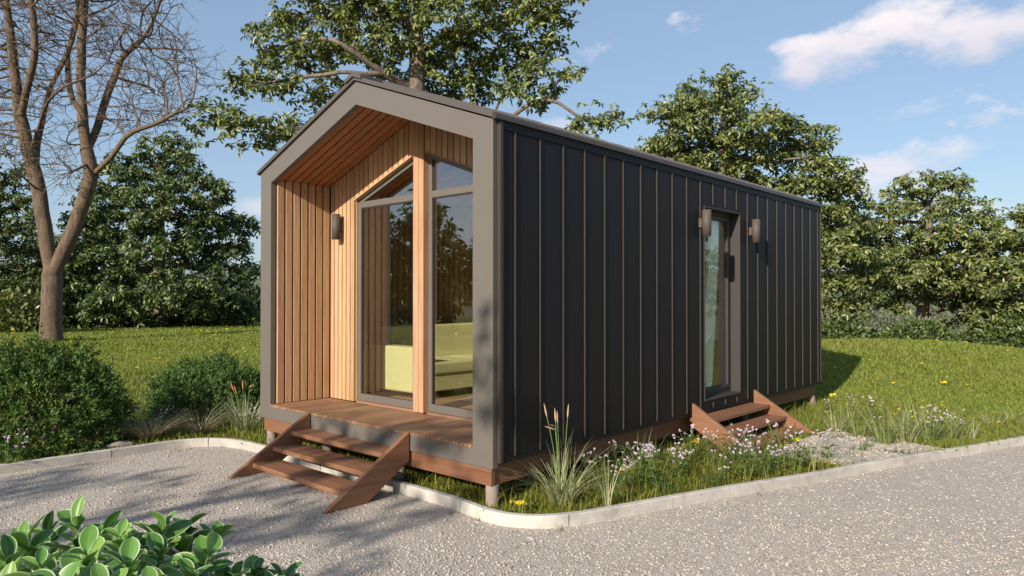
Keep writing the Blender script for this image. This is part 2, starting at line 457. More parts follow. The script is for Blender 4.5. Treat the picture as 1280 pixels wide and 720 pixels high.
# ---- deck boards, base beams, piles
b = MB()
for x0, x1 in board_rows(-W + WR + .002, -WR - .002, 0.047, 0.006): b.box(x0, x1, -0.006, PD - .014, D - .022, D)
b.box(-W + WR + .03, -WR - .03, .062, PD - .02, D - .07, D - .023)
b.box(OL[0], OL[1], PD + .032, PD + .15, D - .03, D + .01); b.box(OR_[0], OR_[1], PD + .032, PD + .15, D - .03, D + .01)
b.build('deck', M['deck_wood'], cabin)
b = MB()
b.box(-W + .06, -0.032, 0.018, 0.063, -0.142, -0.004)
b.build('base_beam', M['beam_wood_x'], cabin, bevel=0.004)
b = MB()
b.box(-W + .1, -0.1, LEN - .1, LEN - .05, -0.142, -0.004)
b.build('base_beam', M['beam_wood_x'], cabin, bevel=0.004)
b = MB()
b.box(-0.09, -0.045, 0.064, LEN - .06, -0.142, 0.044); b.build('base_beam', M['beam_wood_y'], cabin, bevel=0.004)
b = MB(); b.box(-W + .06, -W + .106, 0.064, LEN - .06, -0.142, 0.04)
b.build('base_beam', M['beam_wood_y'], cabin, bevel=0.004)
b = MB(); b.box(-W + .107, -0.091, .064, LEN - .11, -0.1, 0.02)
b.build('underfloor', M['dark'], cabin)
pile = None
for x in (-0.075, -1.25, -2.42, -W + .13):
    for y in (0.075, 2.4, 4.7, LEN - .12):
        if pile is None:
            b = MB(); b.cyl((0, 0), .054, -.36, -.143, 24); pile = b.build('pile', M['concrete_pile'], cabin, smooth=False)
            q = pile
        else:
            q = pile.copy(); COL.objects.link(q); q.parent = cabin
        q.location = (x, y, 0)

# ---- interior
IXL, IXR, IY0, IY1 = -W + .2, -.145, PD + .16, 5.3
b = MB()
for x0, x1 in board_rows(IXL, IXR, 0.14, 0.003): b.box(x0, x1, IY0 - .005, IY1, D - .02, D)
b.build('floor', M['floor_wood'], cabin)
b = MB()
for y0, y1 in board_rows(IY0, IY1, 0.1, 0.02): b.box(IXL - .03, IXL, y0, y1, D + .001, zsof(IXL) - .01)
iw = b.build('inner_wall', M['clad_wood_z'], cabin)
b = MB(); b.box(IXL - .05, IXL - .02, IY0, IY1, D, zsof(IXL))
b.build('membrane', M['dark'], iw)
b = MB()
b.prism([(IXL, IY1, D), (IXR, IY1, D), (IXR, IY1, zsof(IXR)), (XC, IY1, zsof(XC)), (IXL, IY1, zsof(IXL))], (0, .06, 0))
b.build('partition', M['plaster'], cabin)
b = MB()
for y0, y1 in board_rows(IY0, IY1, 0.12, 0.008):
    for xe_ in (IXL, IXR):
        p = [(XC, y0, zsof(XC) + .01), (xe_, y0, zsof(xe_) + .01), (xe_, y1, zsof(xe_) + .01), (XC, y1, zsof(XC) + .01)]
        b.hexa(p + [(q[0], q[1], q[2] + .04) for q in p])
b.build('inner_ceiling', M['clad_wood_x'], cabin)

# ================================================================== THINGS IN AND ON THE CABIN
# sofa along the left wall of the room
sofa = empty('sofa', (-2.8, 2.3, GZ + D), 'pale yellow green sofa inside the cabin behind the porch glass', 'sofa')
def soft(parent, name, x0, x1, y0, y1, z0, z1, bev=0.03):
    b = MB(); b.box(x0, x1, y0, y1, z0, z1); o = b.build(name, M['sofa'], parent, bevel=bev); o.modifiers['bevel'].segments = 4; return o
sx0, sx1 = -0.55, 0.45
soft(sofa, 'armrest', sx0, sx1, -1.10, -0.90, .09, .62); soft(sofa, 'armrest', sx0, sx1, 0.90, 1.10, .09, .62)
soft(sofa, 'backrest', sx0, sx0 + .30, -.895, .895, .09, .84)
soft(sofa, 'base', sx0 + .305, sx1 - .02, -.895, .895, .09, .28, .015)
for k in range(2): soft(sofa, 'seat_cushion', sx0 + .305, sx1, -.89 + k * .895, -.01 + k * .895, .285, .43)
for x in (sx0 + .07, sx1 - .07):
    for y in (-1.03, 1.03):
        b = MB(); b.cyl((x, y), .02, 0, .09, 12); b.build('leg', M['lens'], sofa)

# curtain inside the side door
cur = empty('curtain', (-0.20, 3.98, GZ + D), 'pale green curtain drawn slantwise behind the glazed side door', 'curtain')
nz, ny = 24, 40
V = []; F = []
for i in range(nz + 1):
    u = i / nz; z = 2.15 * u
    wid = 0.16 + 0.26 * (1 - u) ** 0.8
    yc = -0.12 + 0.30 * u
    for j in range(ny + 1):
        s = j / ny
        V.append((0.022 * math.sin(s * 6 * 2 * math.pi + 1.5 * u), yc + (s - .5) * wid, z))
for i in range(nz):
    for j in range(ny):
        a_ = i * (ny + 1) + j; F.append((a_, a_ + 1, a_ + ny + 2, a_ + ny + 1))
cl = np_mesh('drape', V, F, M['curtain'], cur, True)
sol = cl.modifiers.new('solidify', 'SOLIDIFY'); sol.thickness = 0.002
b = MB(); b.box(-.012, .012, -.5, .5, 2.15, 2.174); b.build('rail', M['lamp_metal'], cur)

# wall lamps
def wall_lamp(loc, rz_, label):
    o = empty('wall_lamp', loc, label, 'wall lamp', None, rz_)      # local -y is away from the wall
    b = MB(); b.pipe((0, -.085), .05, .045, -.145, .145, 32); b.cyl((0, -.085), .0448, -.128, .12, 24)
    bo = b.build('body', M['lamp_metal'], o)
    for p in bo.data.polygons: p.use_smooth = abs(p.normal.z) < .5
    b = MB(); b.box(-.03, .03, -.04, -.001, -.05, .05); b.build('bracket', M['lamp_metal'], o, bevel=.003)
    b = MB(); b.cyl((0, -.085), .043, -.14, -.1285, 24); b.build('lens', M['lens'], o)
    return o
wall_lamp((-3.165, PD, GZ + 2.17), 0, 'grey cylinder wall lamp on the timber wall inside the porch')
wall_lamp((CX, 3.335, GZ + 2.19), R(90), 'brown cylinder wall lamp on dark cladding nearer the porch, overlapping the side door edge')
wall_lamp((CX, 4.655, GZ + 2.19), R(90), 'brown cylinder wall lamp on dark cladding just past the side door towards the rear corner')

# steps
def steps(label):
    o = empty('steps', (0, 0, 0), label, 'steps')
    T, F_ = 0.528, 0.867
    for x0 in (-.825, .775):
        b = MB(); b.prism([(x0, -.012, T), (x0, -F_, 0), (x0, -F_ + .41, 0), (x0, -.012, T - .25)], (.05, 0, 0))
        b.build('stringer', M['step_wood_y'], o, bevel=.004)
    for z in (.362, .238, .112):
        yf = -F_ * (1 - (z + .028) / T)
        b = MB(); b.box(-.774, .774, yf, yf + .27, z - .042, z); b.build('tread', M['step_wood_x'], o, bevel=.005)
    return o
s1 = steps('wide brown timber steps with three treads leading up to the porch deck')
s1.location = (-1.825, -.002, 0.0)
s2 = copy_tree(s1)
s2['label'] = 'brown timber steps with three treads under the side door, half hidden by wildflowers'
s2.location = (CX + .03, 3.89, 0.02); s2.rotation_euler = (0, 0, R(90))

# ================================================================== GROUND
kerb_pts = [(-4.30, -9.5), (-4.40, -4.0), (-4.40, -2.28), (-4.375, -1.16), (-4.37, -.72), (-4.30, -.46), (-4.12, -.27), (-3.86, -.17), (-3.4, -.125), (-2.6, -.11), (-1.72, -.10),
            (-.73, -.09), (-.3, -.10), (.0, -.135), (.2, -.13), (.37, -.06), (.52, .07), (.66, .32), (.785, .68), (1.09, 1.586), (1.41, 2.443), (1.555, 2.835), (1.735, 3.42), (2.05, 4.33), (2.37, 5.16), (2.72, 6.15), (4.2, 10.2), (7.4, 18.0), (11.5, 27.0)]
def resample(pts, step):
    # Catmull-Rom, then even spacing
    P = [np.array(p, float) for p in pts]
    P = [2 * P[0] - P[1]] + P + [2 * P[-1] - P[-2]]
    out = []
    for i in range(1, len(P) - 2):
        for u in np.linspace(0, 1, 24, endpoint=False):
            p0, p1, p2, p3 = P[i - 1:i + 3]
            out.append(.5 * (2 * p1 + (p2 - p0) * u + (2 * p0 - 5 * p1 + 4 * p2 - p3) * u * u + (3 * p1 - p0 - 3 * p2 + p3) * u ** 3))
    out.append(P[-2]); out = np.array(out)
    s = np.r_[0, np.cumsum(np.linalg.norm(np.diff(out, axis=0), axis=1))]
    t = np.arange(0, s[-1], step)
    return np.c_[np.interp(t, s, out[:, 0]), np.interp(t, s, out[:, 1])]
KP = resample(kerb_pts, 0.05)
tg = np.gradient(KP, axis=0); tg /= np.linalg.norm(tg, axis=1)[:, None]
KN = np.c_[-tg[:, 1], tg[:, 0]]                    # towards the bed
KW, KT = 0.062, 0.092

M['kerb'] = None
m, nt, out = new_mat('kerb_concrete'); v = coords(nt)
f = noise(nt, v, 7, 6); f2 = noise(nt, v, 90, 4)
c = ramp(nt, f, [(.25, (.30, .27, .235)), (.45, (.46, .425, .38)), (.7, (.56, .52, .47))])
c = mixc(nt, math_n(nt, 'MULTIPLY', f2, .35), c, (.3, .27, .24))
vo = N(nt, 'ShaderNodeTexVoronoi'); vo.inputs['Scale'].default_value = 55; L(nt, v, vo.inputs['Vector'])
c = mixc(nt, math_n(nt, 'MULTIPLY', math_n(nt, 'LESS_THAN', vo.outputs['Distance'], .13), .6), c, (.2, .17, .15))
tone = math_n(nt, 'MULTIPLY_ADD', island(nt), .22, .89)
hv = N(nt, 'ShaderNodeHueSaturation'); L(nt, c, hv.inputs['Color']); L(nt, tone, hv.inputs['Value'])
principled(nt, out, hv.outputs[0], .9, 0, .2, bump(nt, f2, .5, .004)); M['kerb'] = m

b = MB()
seg = 20                                            # one metre stones
for i0 in range(4, len(KP) - 1, seg):
    idx = list(range(i0, min(i0 + seg, len(KP) - 1) + 1))
    if len(idx) < 3: continue
    pts = []
    for k, i in enumerate(idx):
        p = KP[i].copy()
        if k == 0: p += tg[i] * .005
        if k == len(idx) - 1: p -= tg[i] * .005
        q = p + KN[i] * KW; ch = .007
        for (xy, z) in ((p, -.05), (p, KT - ch), (p + KN[i] * ch, KT), (q - KN[i] * ch, KT), (q, KT - ch), (q, -.05)): pts.append((xy[0], xy[1], z))
    F = []
    n = len(idx)
    for k in range(n - 1):
        for j in range(6):
            a_, c_ = k * 6 + j, k * 6 + (j + 1) % 6
            F.append((a_, c_, c_ + 6, a_ + 6))
    F += [tuple(range(6)), tuple(range((n - 1) * 6, n * 6))[::-1]]
    b.add(pts, F)
kerb = b.build('kerb', M['kerb']); tag(kerb, 'pale concrete kerb edging the gravel drive', 'kerb', kind='structure')

# gravel region polygon: kerb line, then round behind the viewpoint
gpoly = [tuple(p) for p in KP[::3]] + [(24, 30), (24, -9.0), (10, -10.5)]
GP = np.array(gpoly)
def in_poly(P, poly):
    x, y = P[:, 0], P[:, 1]; n = len(poly); ins = np.zeros(len(P), bool); j = n - 1
    for i in range(n):
        xi, yi = poly[i]; xj, yj = poly[j]
        c_ = ((yi > y) != (yj > y)) & (x < (xj - xi) * (y - yi) / (yj - yi + 1e-12) + xi)
        ins ^= c_; j = i
    return ins

def vnoise(P, s, seed=0.0):
    return np.array([mnoise.noise((p[0] * s + seed, p[1] * s - seed, seed)) for p in P])

def height(P):
    """lawn height"""
    P = np.asarray(P, float).reshape(-1, 2)
    d = np.hypot(P[:, 0] - CAM[0], P[:, 1] - CAM[1])
    h = 0.055 + 0.0 * d
    far = np.clip((d - 9) / 14, 0, 1)
    h += far * (0.16 * vnoise(P, .11, 3.1) + .05 * vnoise(P, .4, 1.2))
    # the ground falls away behind the lawn to the right, rises to a low crest first
    fwd = (P[:, 0] - CAM[0]) * FW[0] + (P[:, 1] - CAM[1]) * FW[1]
    lat = (P[:, 0] - CAM[0]) * RT[0] + (P[:, 1] - CAM[1]) * RT[1]
    ang = np.degrees(np.arctan2(lat, fwd))
    wr_ = np.clip((ang - 4) / 10, 0, 1)
    crest = np.exp(-((fwd - 18.5) / 3.6) ** 2 - ((lat - 9.6) / 4.6) ** 2) * .52
    drop = -np.clip(d - 25, 0, 60) * .055
    h += wr_ * (crest + drop)
    wl_ = 1 - wr_
    h += wl_ * (-np.clip(d - 46, 0, 60) * .02)
    return h

pts = []
g = np.arange(-14, 20.01, .5)
for x in g:
    for y in np.arange(-12, 16.01, .5): pts.append((x, y))
for x in np.arange(-62, 62, 2.0):
    for y in np.arange(-46, 66, 2.0):
        if not (-14.5 < x < 20.5 and -12.5 < y < 16.5): pts.append((x, y))
for r_ in (85, 115, 160, 220, 320, 480):
    for k in range(96): pts.append((r_ * math.cos(k * math.pi / 48), r_ * math.sin(k * math.pi / 48)))
pts = np.array(pts) + rng.normal(0, .02, (len(pts), 2))
# keep the grid away from the gravel edge so that the constraint line stays clean
edge = np.array(gpoly)
lawn_edge = edge.copy(); lawn_edge[:len(KP[::3])] = KP[::3] + KN[::3] * .03
dm = np.min(np.hypot(pts[:, None, 0] - lawn_edge[None, :, 0], pts[:, None, 1] - lawn_edge[None, :, 1]), axis=1)
pts = pts[dm > .12]
allp = [Vector(p) for p in lawn_edge] + [Vector(p) for p in pts]
ne = len(lawn_edge)
vc, ec, fc, *_ = delaunay_2d_cdt(allp, [(i, (i + 1) % ne) for i in range(ne)], [], 0, 1e-5)
vc = np.array([tuple(v_) for v_ in vc]); fc = np.array([f_ for f_ in fc if len(f_) == 3])
cen = vc[fc].mean(axis=1)
ing = in_poly(cen, lawn_edge)
hz_ = height(vc)

# ---- lawn soil/turf base
m, nt, out = new_mat('lawn_turf'); v = coords(nt)
f = noise(nt, v, .55, 5); f1 = noise(nt, v, 9, 5); f2 = noise(nt, v, 130, 3)
c = ramp(nt, f1, [(.25, (.10, .12, .02)), (.55, (.165, .18, .034)), (.8, (.22, .22, .055))])
c = mixc(nt, math_n(nt, 'MULTIPLY', f, .5), c, (.12, .12, .03))
c = mixc(nt, math_n(nt, 'MULTIPLY', f2, .4), c, (.04, .045, .012))
principled(nt, out, c, .95, 0, .1, bump(nt, f2, .8, .03)); M['turf'] = m
lawn = np_mesh('lawn', np.c_[vc, hz_], fc[~ing], M['turf'], None, True)
tag(lawn, 'green lawn spreading from the cabin to the trees', 'lawn', kind='structure')

# ---- gravel
def mat_gravel():
    m, nt, out = new_mat('gravel_stones'); v = coords(nt)
    big = noise(nt, v, 1.1, 5); huge = noise(nt, v, .35, 4)
    wob = N(nt, 'ShaderNodeTexNoise'); wob.inputs['Scale'].default_value = 30; L(nt, v, wob.inputs['Vector'])
    vv = N(nt, 'ShaderNodeVectorMath', operation='MULTIPLY_ADD'); L(nt, wob.outputs['Color'], vv.inputs[0]); vv.inputs[1].default_value = (.02, .02, .02); L(nt, v, vv.inputs[2])
    cols = []; hs = []
    for sc_ in (46, 95):
        vo = N(nt, 'ShaderNodeTexVoronoi'); vo.inputs['Scale'].default_value = sc_; L(nt, vv.outputs[0], vo.inputs['Vector'])
        sep = N(nt, 'ShaderNodeSeparateColor'); L(nt, vo.outputs['Color'], sep.inputs[0])
        cols.append(ramp(nt, sep.outputs[0], [(0, (.24, .20, .165)), (.3, (.47, .41, .345)), (.65, (.53, .47, .40)), (.9, (.57, .51, .44)), (1, (.62, .56, .49))]))
        hs.append(math_n(nt, 'SUBTRACT', 1.0, math_n(nt, 'MULTIPLY', vo.outputs['Distance'], 1.4)))
    sel = math_n(nt, 'GREATER_THAN', noise(nt, v, 22, 3), .52)
    c = mixc(nt, sel, cols[1], cols[0])
    hgt = math_n(nt, 'ADD', math_n(nt, 'MULTIPLY', hs[0], math_n(nt, 'MULTIPLY_ADD', sel, .8, .0)), math_n(nt, 'MULTIPLY', hs[1], .5))
    c = mixc(nt, math_n(nt, 'MULTIPLY', big, .35), c, (.37, .32, .265))
    c = mixc(nt, ramp(nt, huge, [(.4, (0, 0, 0)), (.7, (.45, .45, .45))]), c, (.36, .315, .265))
    fine = noise(nt, v, 240, 3)
    c = mixc(nt, math_n(nt, 'MULTIPLY', fine, .3), c, (.25, .22, .2))
    principled(nt, out, c, .9, 0, .25, bump(nt, hgt, .7, .010))
    return m
M['gravel'] = mat_gravel()
gv = vc.copy()
# widen the sheet a little so that it runs under the kerb
gz = .004 * vnoise(gv, 1.3, 5.5) + .003 * vnoise(gv, .4, 2.5)
gravel = np_mesh('gravel_drive', np.c_[gv, gz], fc[ing], M['gravel'], None, True)
tag(gravel, 'pale grey gravel drive in front of the cabin', 'drive', kind='structure')

def pebbles(name, xy, z, smin, smax, mat):
    n = len(xy)
    ico = bmesh.new(); bmesh.ops.create_icosphere(ico, subdivisions=1, radius=1.0)
    tv = np.array([v_.co[:] for v_ in ico.verts]); tf = np.array([[v_.index for v_ in f_.verts] for f_ in ico.faces]); ico.free()
    s = smin * (smax / smin) ** (rng.random(n) ** 2.2)
    sc_ = np.c_[s * rng.uniform(.8, 1.3, n), s * rng.uniform(.7, 1.1, n), s * rng.uniform(.45, .8, n)]
    P = tv[None] * sc_[:, None, :] * rng.uniform(.78, 1.18, (n, len(tv), 1))
    a_ = rng.uniform(0, 2 * np.pi, n); ca, sa = np.cos(a_), np.sin(a_)
    X = P[:, :, 0] * ca[:, None] - P[:, :, 1] * sa[:, None]; Y = P[:, :, 0] * sa[:, None] + P[:, :, 1] * ca[:, None]
    V = np.stack([X + xy[:, 0, None], Y + xy[:, 1, None], P[:, :, 2] + (z + s * .15)[:, None]], -1)
    F = tf[None] + (np.arange(n) * len(tv))[:, None, None]
    return np_mesh(name, V.reshape(-1, 3), F.reshape(-1, 3), mat)
m, nt, out = new_mat('pebble_stone'); i = island(nt)
c = ramp(nt, i, [(0, (.19, .16, .13)), (.2, (.34, .30, .255)), (.65, (.43, .38, .325)), (.9, (.47, .42, .36)), (1, (.52, .465, .40))])
principled(nt, out, c, .85, 0, .25); M['pebble'] = m
def scatter_view(n, pxr, pyr, zz=0.0):
    """ground points spread evenly over an area of ground, thinner far away"""
    px = rng.uniform(*pxr, n); py = rng.uniform(*pyr, n)
    d = FW[None] + RT[None] * ((px - 640) / FOC)[:, None] - UP[None] * ((py - 360 - SHY) / FOC)[:, None]
    P = CAM[None] + d * ((zz - CAM[2]) / d[:, 2])[:, None]
    return P[:, :2]
xy = scatter_view(52000, (-150, 1430), (545, 800))
xy = xy[in_poly(xy, GP)]
dk = np.min(np.hypot(xy[:, None, 0] - KP[None, ::4, 0], xy[:, None, 1] - KP[None, ::4, 1]), axis=1)
xy = xy[dk > .012]
pb = pebbles('gravel_pebbles', xy, np.zeros(len(xy)), .004, .0125, M['pebble'])
tag(pb, 'loose pale stones lying on the gravel drive', 'gravel', kind='stuff')
# gravel path from the side steps to the kerb
path_poly = np.array([(.80, 3.3), (.80, 4.95), (1.0, 5.1), (1.4, 5.0), (2.17, 4.85), (1.86, 4.0), (1.6, 3.35), (1.2, 3.3)])
b = MB(); b.prism([(x, y, .062) for x, y in path_poly], (0, 0, .012))
o = b.build('gravel_path', M['gravel']); tag(o, 'short gravel path joining side steps and drive', 'path', kind='structure')
xy = np.c_[rng.uniform(.7, 2.3, 9000), rng.uniform(2.9, 5.2, 9000)]; xy = xy[vnoise(xy, 3.2, 4.4) > rng.uniform(-.6, .25, len(xy))]; xy = xy[in_poly(xy, path_poly)]
pb2 = pebbles('path_pebbles', xy, np.full(len(xy), .073), .005, .016, M['pebble'])
tag(pb2, 'grey stones covering the little path by the side steps', 'gravel', kind='stuff')
# ================================================================== FOLIAGE TOOLS
def bark(name, c1, c2, c3):
    m, nt, out = new_mat(name); v = coords(nt, (1, 1, .25))
    f = noise(nt, v, 9, 8, .65, .4); f2 = noise(nt, v, 34, 5, .6)
    c = ramp(nt, f, [(.28, c1), (.5, c2), (.75, c3)])
    c = mixc(nt, math_n(nt, 'MULTIPLY', f2, .35), c, c1)
    principled(nt, out, c, .9, 0, .2, bump(nt, f2, .9, .04)); return m
M['bark_bare'] = bark('bark_bare', (.065, .046, .032), (.155, .11, .075), (.26, .19, .13))
M['bark'] = bark('bark', (.09, .07, .055), (.2, .16, .125), (.3, .25, .2))
M['leaf_main'] = mat_leaf('leaf_main', (.045, .075, .016), (.12, .155, .034), (.26, .275, .08), .38, .22, .55)
M['leaf_right'] = mat_leaf('leaf_right', (.05, .08, .018), (.125, .155, .038), (.26, .275, .09), .38, .22, .55)
M['leaf_dark'] = mat_leaf('leaf_dark', (.03, .06, .016), (.08, .12, .032), (.18, .215, .065), .4, .22, .5)
M['leaf_far_hazed'] = mat_leaf('leaf_far_hazed', (.10, .12, .07), (.15, .175, .10), (.21, .235, .14), .7, .2)  # far leaves: distance haze mixed into the colour as paleness

def grow(seeds, attr, step, kill, iters=90, trop=(0, 0, .0), infl=6.0, jit=.15):
    """space colonisation; seeds = polylines, the first point of each later one sits on an earlier one"""
    pos = []; par = []
    for s in seeds:
        s = [np.array(p, float) for p in s]
        if not pos: pos.append(s[0]); par.append(-1); cur = 0
        else: cur = int(np.argmin([np.sum((q - s[0]) ** 2) for q in pos]))
        for p in s[1:]:
            a0 = pos[cur]; n = max(1, int(np.linalg.norm(p - a0) / step))
            for k in range(1, n + 1):
                q = a0 + (p - a0) * k / n + (rng.normal(0, .07 * step, 3) if k < n else 0)
                pos.append(q); par.append(cur); cur = len(pos) - 1
    pos = np.array(pos); par = list(par)
    At = np.array(attr, float)
    D2 = np.full(len(At), 1e9); NI = np.zeros(len(At), int)
    def upd(start):
        nonlocal D2, NI
        if len(At) == 0: return
        for s0 in range(start, len(pos), 400):
            blk = pos[s0:s0 + 400]
            d = ((At[:, None] - blk[None]) ** 2).sum(-1); j = d.argmin(1); dm_ = d[np.arange(len(At)), j]
            bt = dm_ < D2; D2[bt] = dm_[bt]; NI[bt] = j[bt] + s0
    upd(0); kids = {}
    tr = np.array(trop)
    for it in range(iters):
        keep = D2 > kill ** 2
        At, D2, NI = At[keep], D2[keep], NI[keep]
        if len(At) == 0: break
        act = D2 < infl ** 2
        if not act.any(): break
        vec = At[act] - pos[NI[act]]; vec /= np.linalg.norm(vec, axis=1)[:, None] + 1e-9
        acc = np.zeros((len(pos), 3)); np.add.at(acc, NI[act], vec)
        ids = np.unique(NI[act]); new = []; np_ = []
        for i in ids:
            if kids.get(i, 0) >= 3: continue
            v_ = acc[i]; l_ = np.linalg.norm(v_)
            if l_ < 1e-6: continue
            v_ = v_ / l_ + tr + rng.normal(0, jit, 3); v_ /= np.linalg.norm(v_)
            new.append(pos[i] + v_ * step); np_.append(i); kids[i] = kids.get(i, 0) + 1
        if not new: break
        s0 = len(pos); pos = np.vstack([pos, new]); par += [int(i) for i in np_]; upd(s0)
    return pos, np.array(par)

def add_twigs(pos, par, n, step):
    """fine side shoots in two generations"""
    par = list(par); P = [p for p in pos]
    acc = np.ones(len(P))
    for i in range(len(P) - 1, 0, -1): acc[par[i]] += acc[i]
    for gen, (cnt, segs, sl) in enumerate(((n, 6, .62), (n * 2, 4, .5), (n * 2, 3, .42))):
        m_ = len(P)
        cand = np.where(acc < 60)[0] if gen == 0 else np.arange(last, m_)
        last = m_
        for i in rng.choice(cand, min(cnt, len(cand) * 2)):
            if par[i] < 0: continue
            td = P[i] - P[par[i]]; td = td / (np.linalg.norm(td) + 1e-9)
            d = td * .7 + rng.normal(0, .6, 3) * [1, 1, .55]; d /= np.linalg.norm(d); cur = int(i)
            k_ = rng.integers(2, segs + 1)
            for q in range(k_):
                d = d + rng.normal(0, .22, 3) + [0, 0, .03]; d /= np.linalg.norm(d)
                P.append(P[cur] + d * step * sl * rng.uniform(.7, 1.2)); par.append(cur); cur = len(P) - 1
    return np.array(P), np.array(par)

def radii(pos, par, r_tip, r_base, e=2.4):
    n = len(pos); acc = np.zeros(n)
    for i in range(n - 1, -1, -1):
        if acc[i] == 0: acc[i] = 1.0
        if par[i] >= 0: acc[par[i]] += acc[i]
    r = acc ** (1 / e)
    return r_tip + (r_base - r_tip) * (r - 1) / (r[0] - 1)

def skeleton_mesh(name, pos, par, r, mat, parent, rmin=0.0, sub=True):
    n = len(pos); ch = [[] for _ in range(n)]
    for i in range(n):
        if par[i] >= 0: ch[par[i]].append(i)
    V = []; F = []; nv = 0
    stack = [(0, -1)]
    while stack:
        i, p = stack.pop()
        chain = [] if p < 0 else [p]
        rad = []
        c_ = i
        first_r = r[i]
        while True:
            chain.append(c_)
            k = ch[c_]
            if not k: break
            k = sorted(k, key=lambda q: -r[q])
            for o_ in k[1:]: stack.append((o_, c_))
            c_ = k[0]
        P = pos[chain]; rr = r[chain].copy()
        if p >= 0: rr[0] = min(r[p], first_r * 1.25)
        if rr.max() < rmin or len(P) < 2: continue
        # soften the chain
        if len(P) > 3:
            Q = P.copy(); Q[1:-1] = .25 * P[:-2] + .5 * P[1:-1] + .25 * P[2:]; P = Q
        T = np.gradient(P, axis=0); T /= np.linalg.norm(T, axis=1)[:, None] + 1e-9
        ns = 12 if rr.max() > .12 else (7 if rr.max() > .04 else 4)
        u = np.cross(T[0], [0.3, .9, .2]); u /= np.linalg.norm(u) + 1e-9
        rings = []
        for k in range(len(P)):
            u = u - T[k] * (u @ T[k]); u /= np.linalg.norm(u) + 1e-9
            w_ = np.cross(T[k], u)
            an = np.arange(ns) * 2 * np.pi / ns
            rings.append(P[k] + rr[k] * (np.cos(an)[:, None] * u + np.sin(an)[:, None] * w_))
        V.append(np.vstack(rings)); m_ = len(P)
        a_ = (np.arange(m_ - 1)[:, None] * ns + np.arange(ns)[None]); b_ = (np.arange(m_ - 1)[:, None] * ns + (np.arange(ns)[None] + 1) % ns)
        F.append(np.stack([a_, b_, b_ + ns, a_ + ns], -1).reshape(-1, 4) + nv); nv += m_ * ns
    return np_mesh(name, np.vstack(V), np.vstack(F), mat, parent, True)

def leaves_mesh(name, base, dirn, nrm, length, width, mat, parent, fold=.18, droop=.15, smooth=False):
    """one folded six-point leaf per row"""
    n = len(base)
    d = dirn / (np.linalg.norm(dirn, axis=1)[:, None] + 1e-9)
    s = np.cross(d, nrm); s /= np.linalg.norm(s, axis=1)[:, None] + 1e-9
    u = np.cross(s, d)
    l_ = length[:, None]; w_ = width[:, None]
    b0 = base; tip = base + d * l_ - u * l_ * droop
    def side(t, k, sg): return base + d * l_ * t + s * (w_ * k * sg) + u * (w_ * fold - l_ * droop * t * t)
    pts = np.stack([b0, side(.32, .5, 1), side(.7, .38, 1), tip, side(.7, .38, -1), side(.32, .5, -1)], 1)
    k = (np.arange(n) * 6)[:, None]
    F = np.concatenate([k + np.array([[0, 1, 2, 3]]), k + np.array([[0, 3, 4, 5]])])
    return np_mesh(name, pts.reshape(-1, 3), F, mat, parent, smooth)

def tree_leaves(name, pos, par, r, per, rmax, lsize, mat, parent, spread=.16, centre=None, up=.5, hang=.35, shell=0.0):
    tip = np.where((r < rmax) & (par >= 0))[0]
    k = 6
    idx = np.repeat(tip, max(1, round(per / k)))
    n = len(idx); t = rng.random(n)[:, None]
    c_ = pos[idx] * t + pos[par[idx]] * (1 - t)
    tw = pos[idx] - pos[par[idx]]; tw /= np.linalg.norm(tw, axis=1)[:, None] + 1e-9
    off = rng.normal(0, 1, (n, 3)) * [1, 1, .5]; off /= np.linalg.norm(off, axis=1)[:, None]
    c_ = c_ + (off + tw * .5) * (spread * 1.25 * rng.random(n) ** .7)[:, None]
    ax = rng.normal(0, .38, (n, 3)) + SUN * .35 + off * .45 + np.array([0, 0, up * 1.3]); ax /= np.linalg.norm(ax, axis=1)[:, None]
    e1 = np.cross(ax, rng.normal(0, 1, (n, 3))); e1 /= np.linalg.norm(e1, axis=1)[:, None]; e2 = np.cross(ax, e1)
    th_ = (np.arange(k)[None] * 2 * np.pi / k + rng.normal(0, .35, (n, k)))
    drp = rng.normal(-.12, .28, (n, k))[:, :, None]
    d = e1[:, None] * np.cos(th_)[:, :, None] + e2[:, None] * np.sin(th_)[:, :, None] + ax[:, None] * drp
    d[:, :, 2] -= hang * .5
    nr = ax[:, None] + rng.normal(0, .25, (n, k, 3)) - d * .2
    base = c_[:, None] + d * lsize * .12 + rng.normal(0, lsize * .12, (n, k, 3))
    m_ = n * k; ln = lsize * rng.uniform(.6, 1.2, m_)
    return leaves_mesh(name, base.reshape(-1, 3), d.reshape(-1, 3), nr.reshape(-1, 3), ln, ln * rng.uniform(.40, .54, m_), mat, parent, .16, .22)

def pads(spec, depth, n, dr=1.0, shell=.35):
    """attraction points in flattened clumps: spec rows are (px,py,rx,ry) seen at `depth`, optional depth offset in metres"""
    out_ = []
    ar = np.array([s[2] * s[3] for s in spec], float); ar /= ar.sum()
    for s, f_ in zip(spec, ar):
        k = max(8, int(n * f_)); dz = s[4] if len(s) > 4 else 0.0
        dd = depth + dz
        c_ = at(s[0], s[1], dd); rx = s[2] * dd / FOC; ry = s[3] * dd / FOC
        q = rng.normal(0, 1, (k, 3)); q /= np.linalg.norm(q, axis=1)[:, None]; q *= (rng.random(k) ** shell)[:, None]
        out_.append(c_ + RT * (q[:, :1] * rx) + np.array([0, 0, 1.0]) * (q[:, 1:2] * ry) + np.array([FW[0], FW[1], 0]) * (q[:, 2:] * rx * dr))
    return np.vstack(out_)

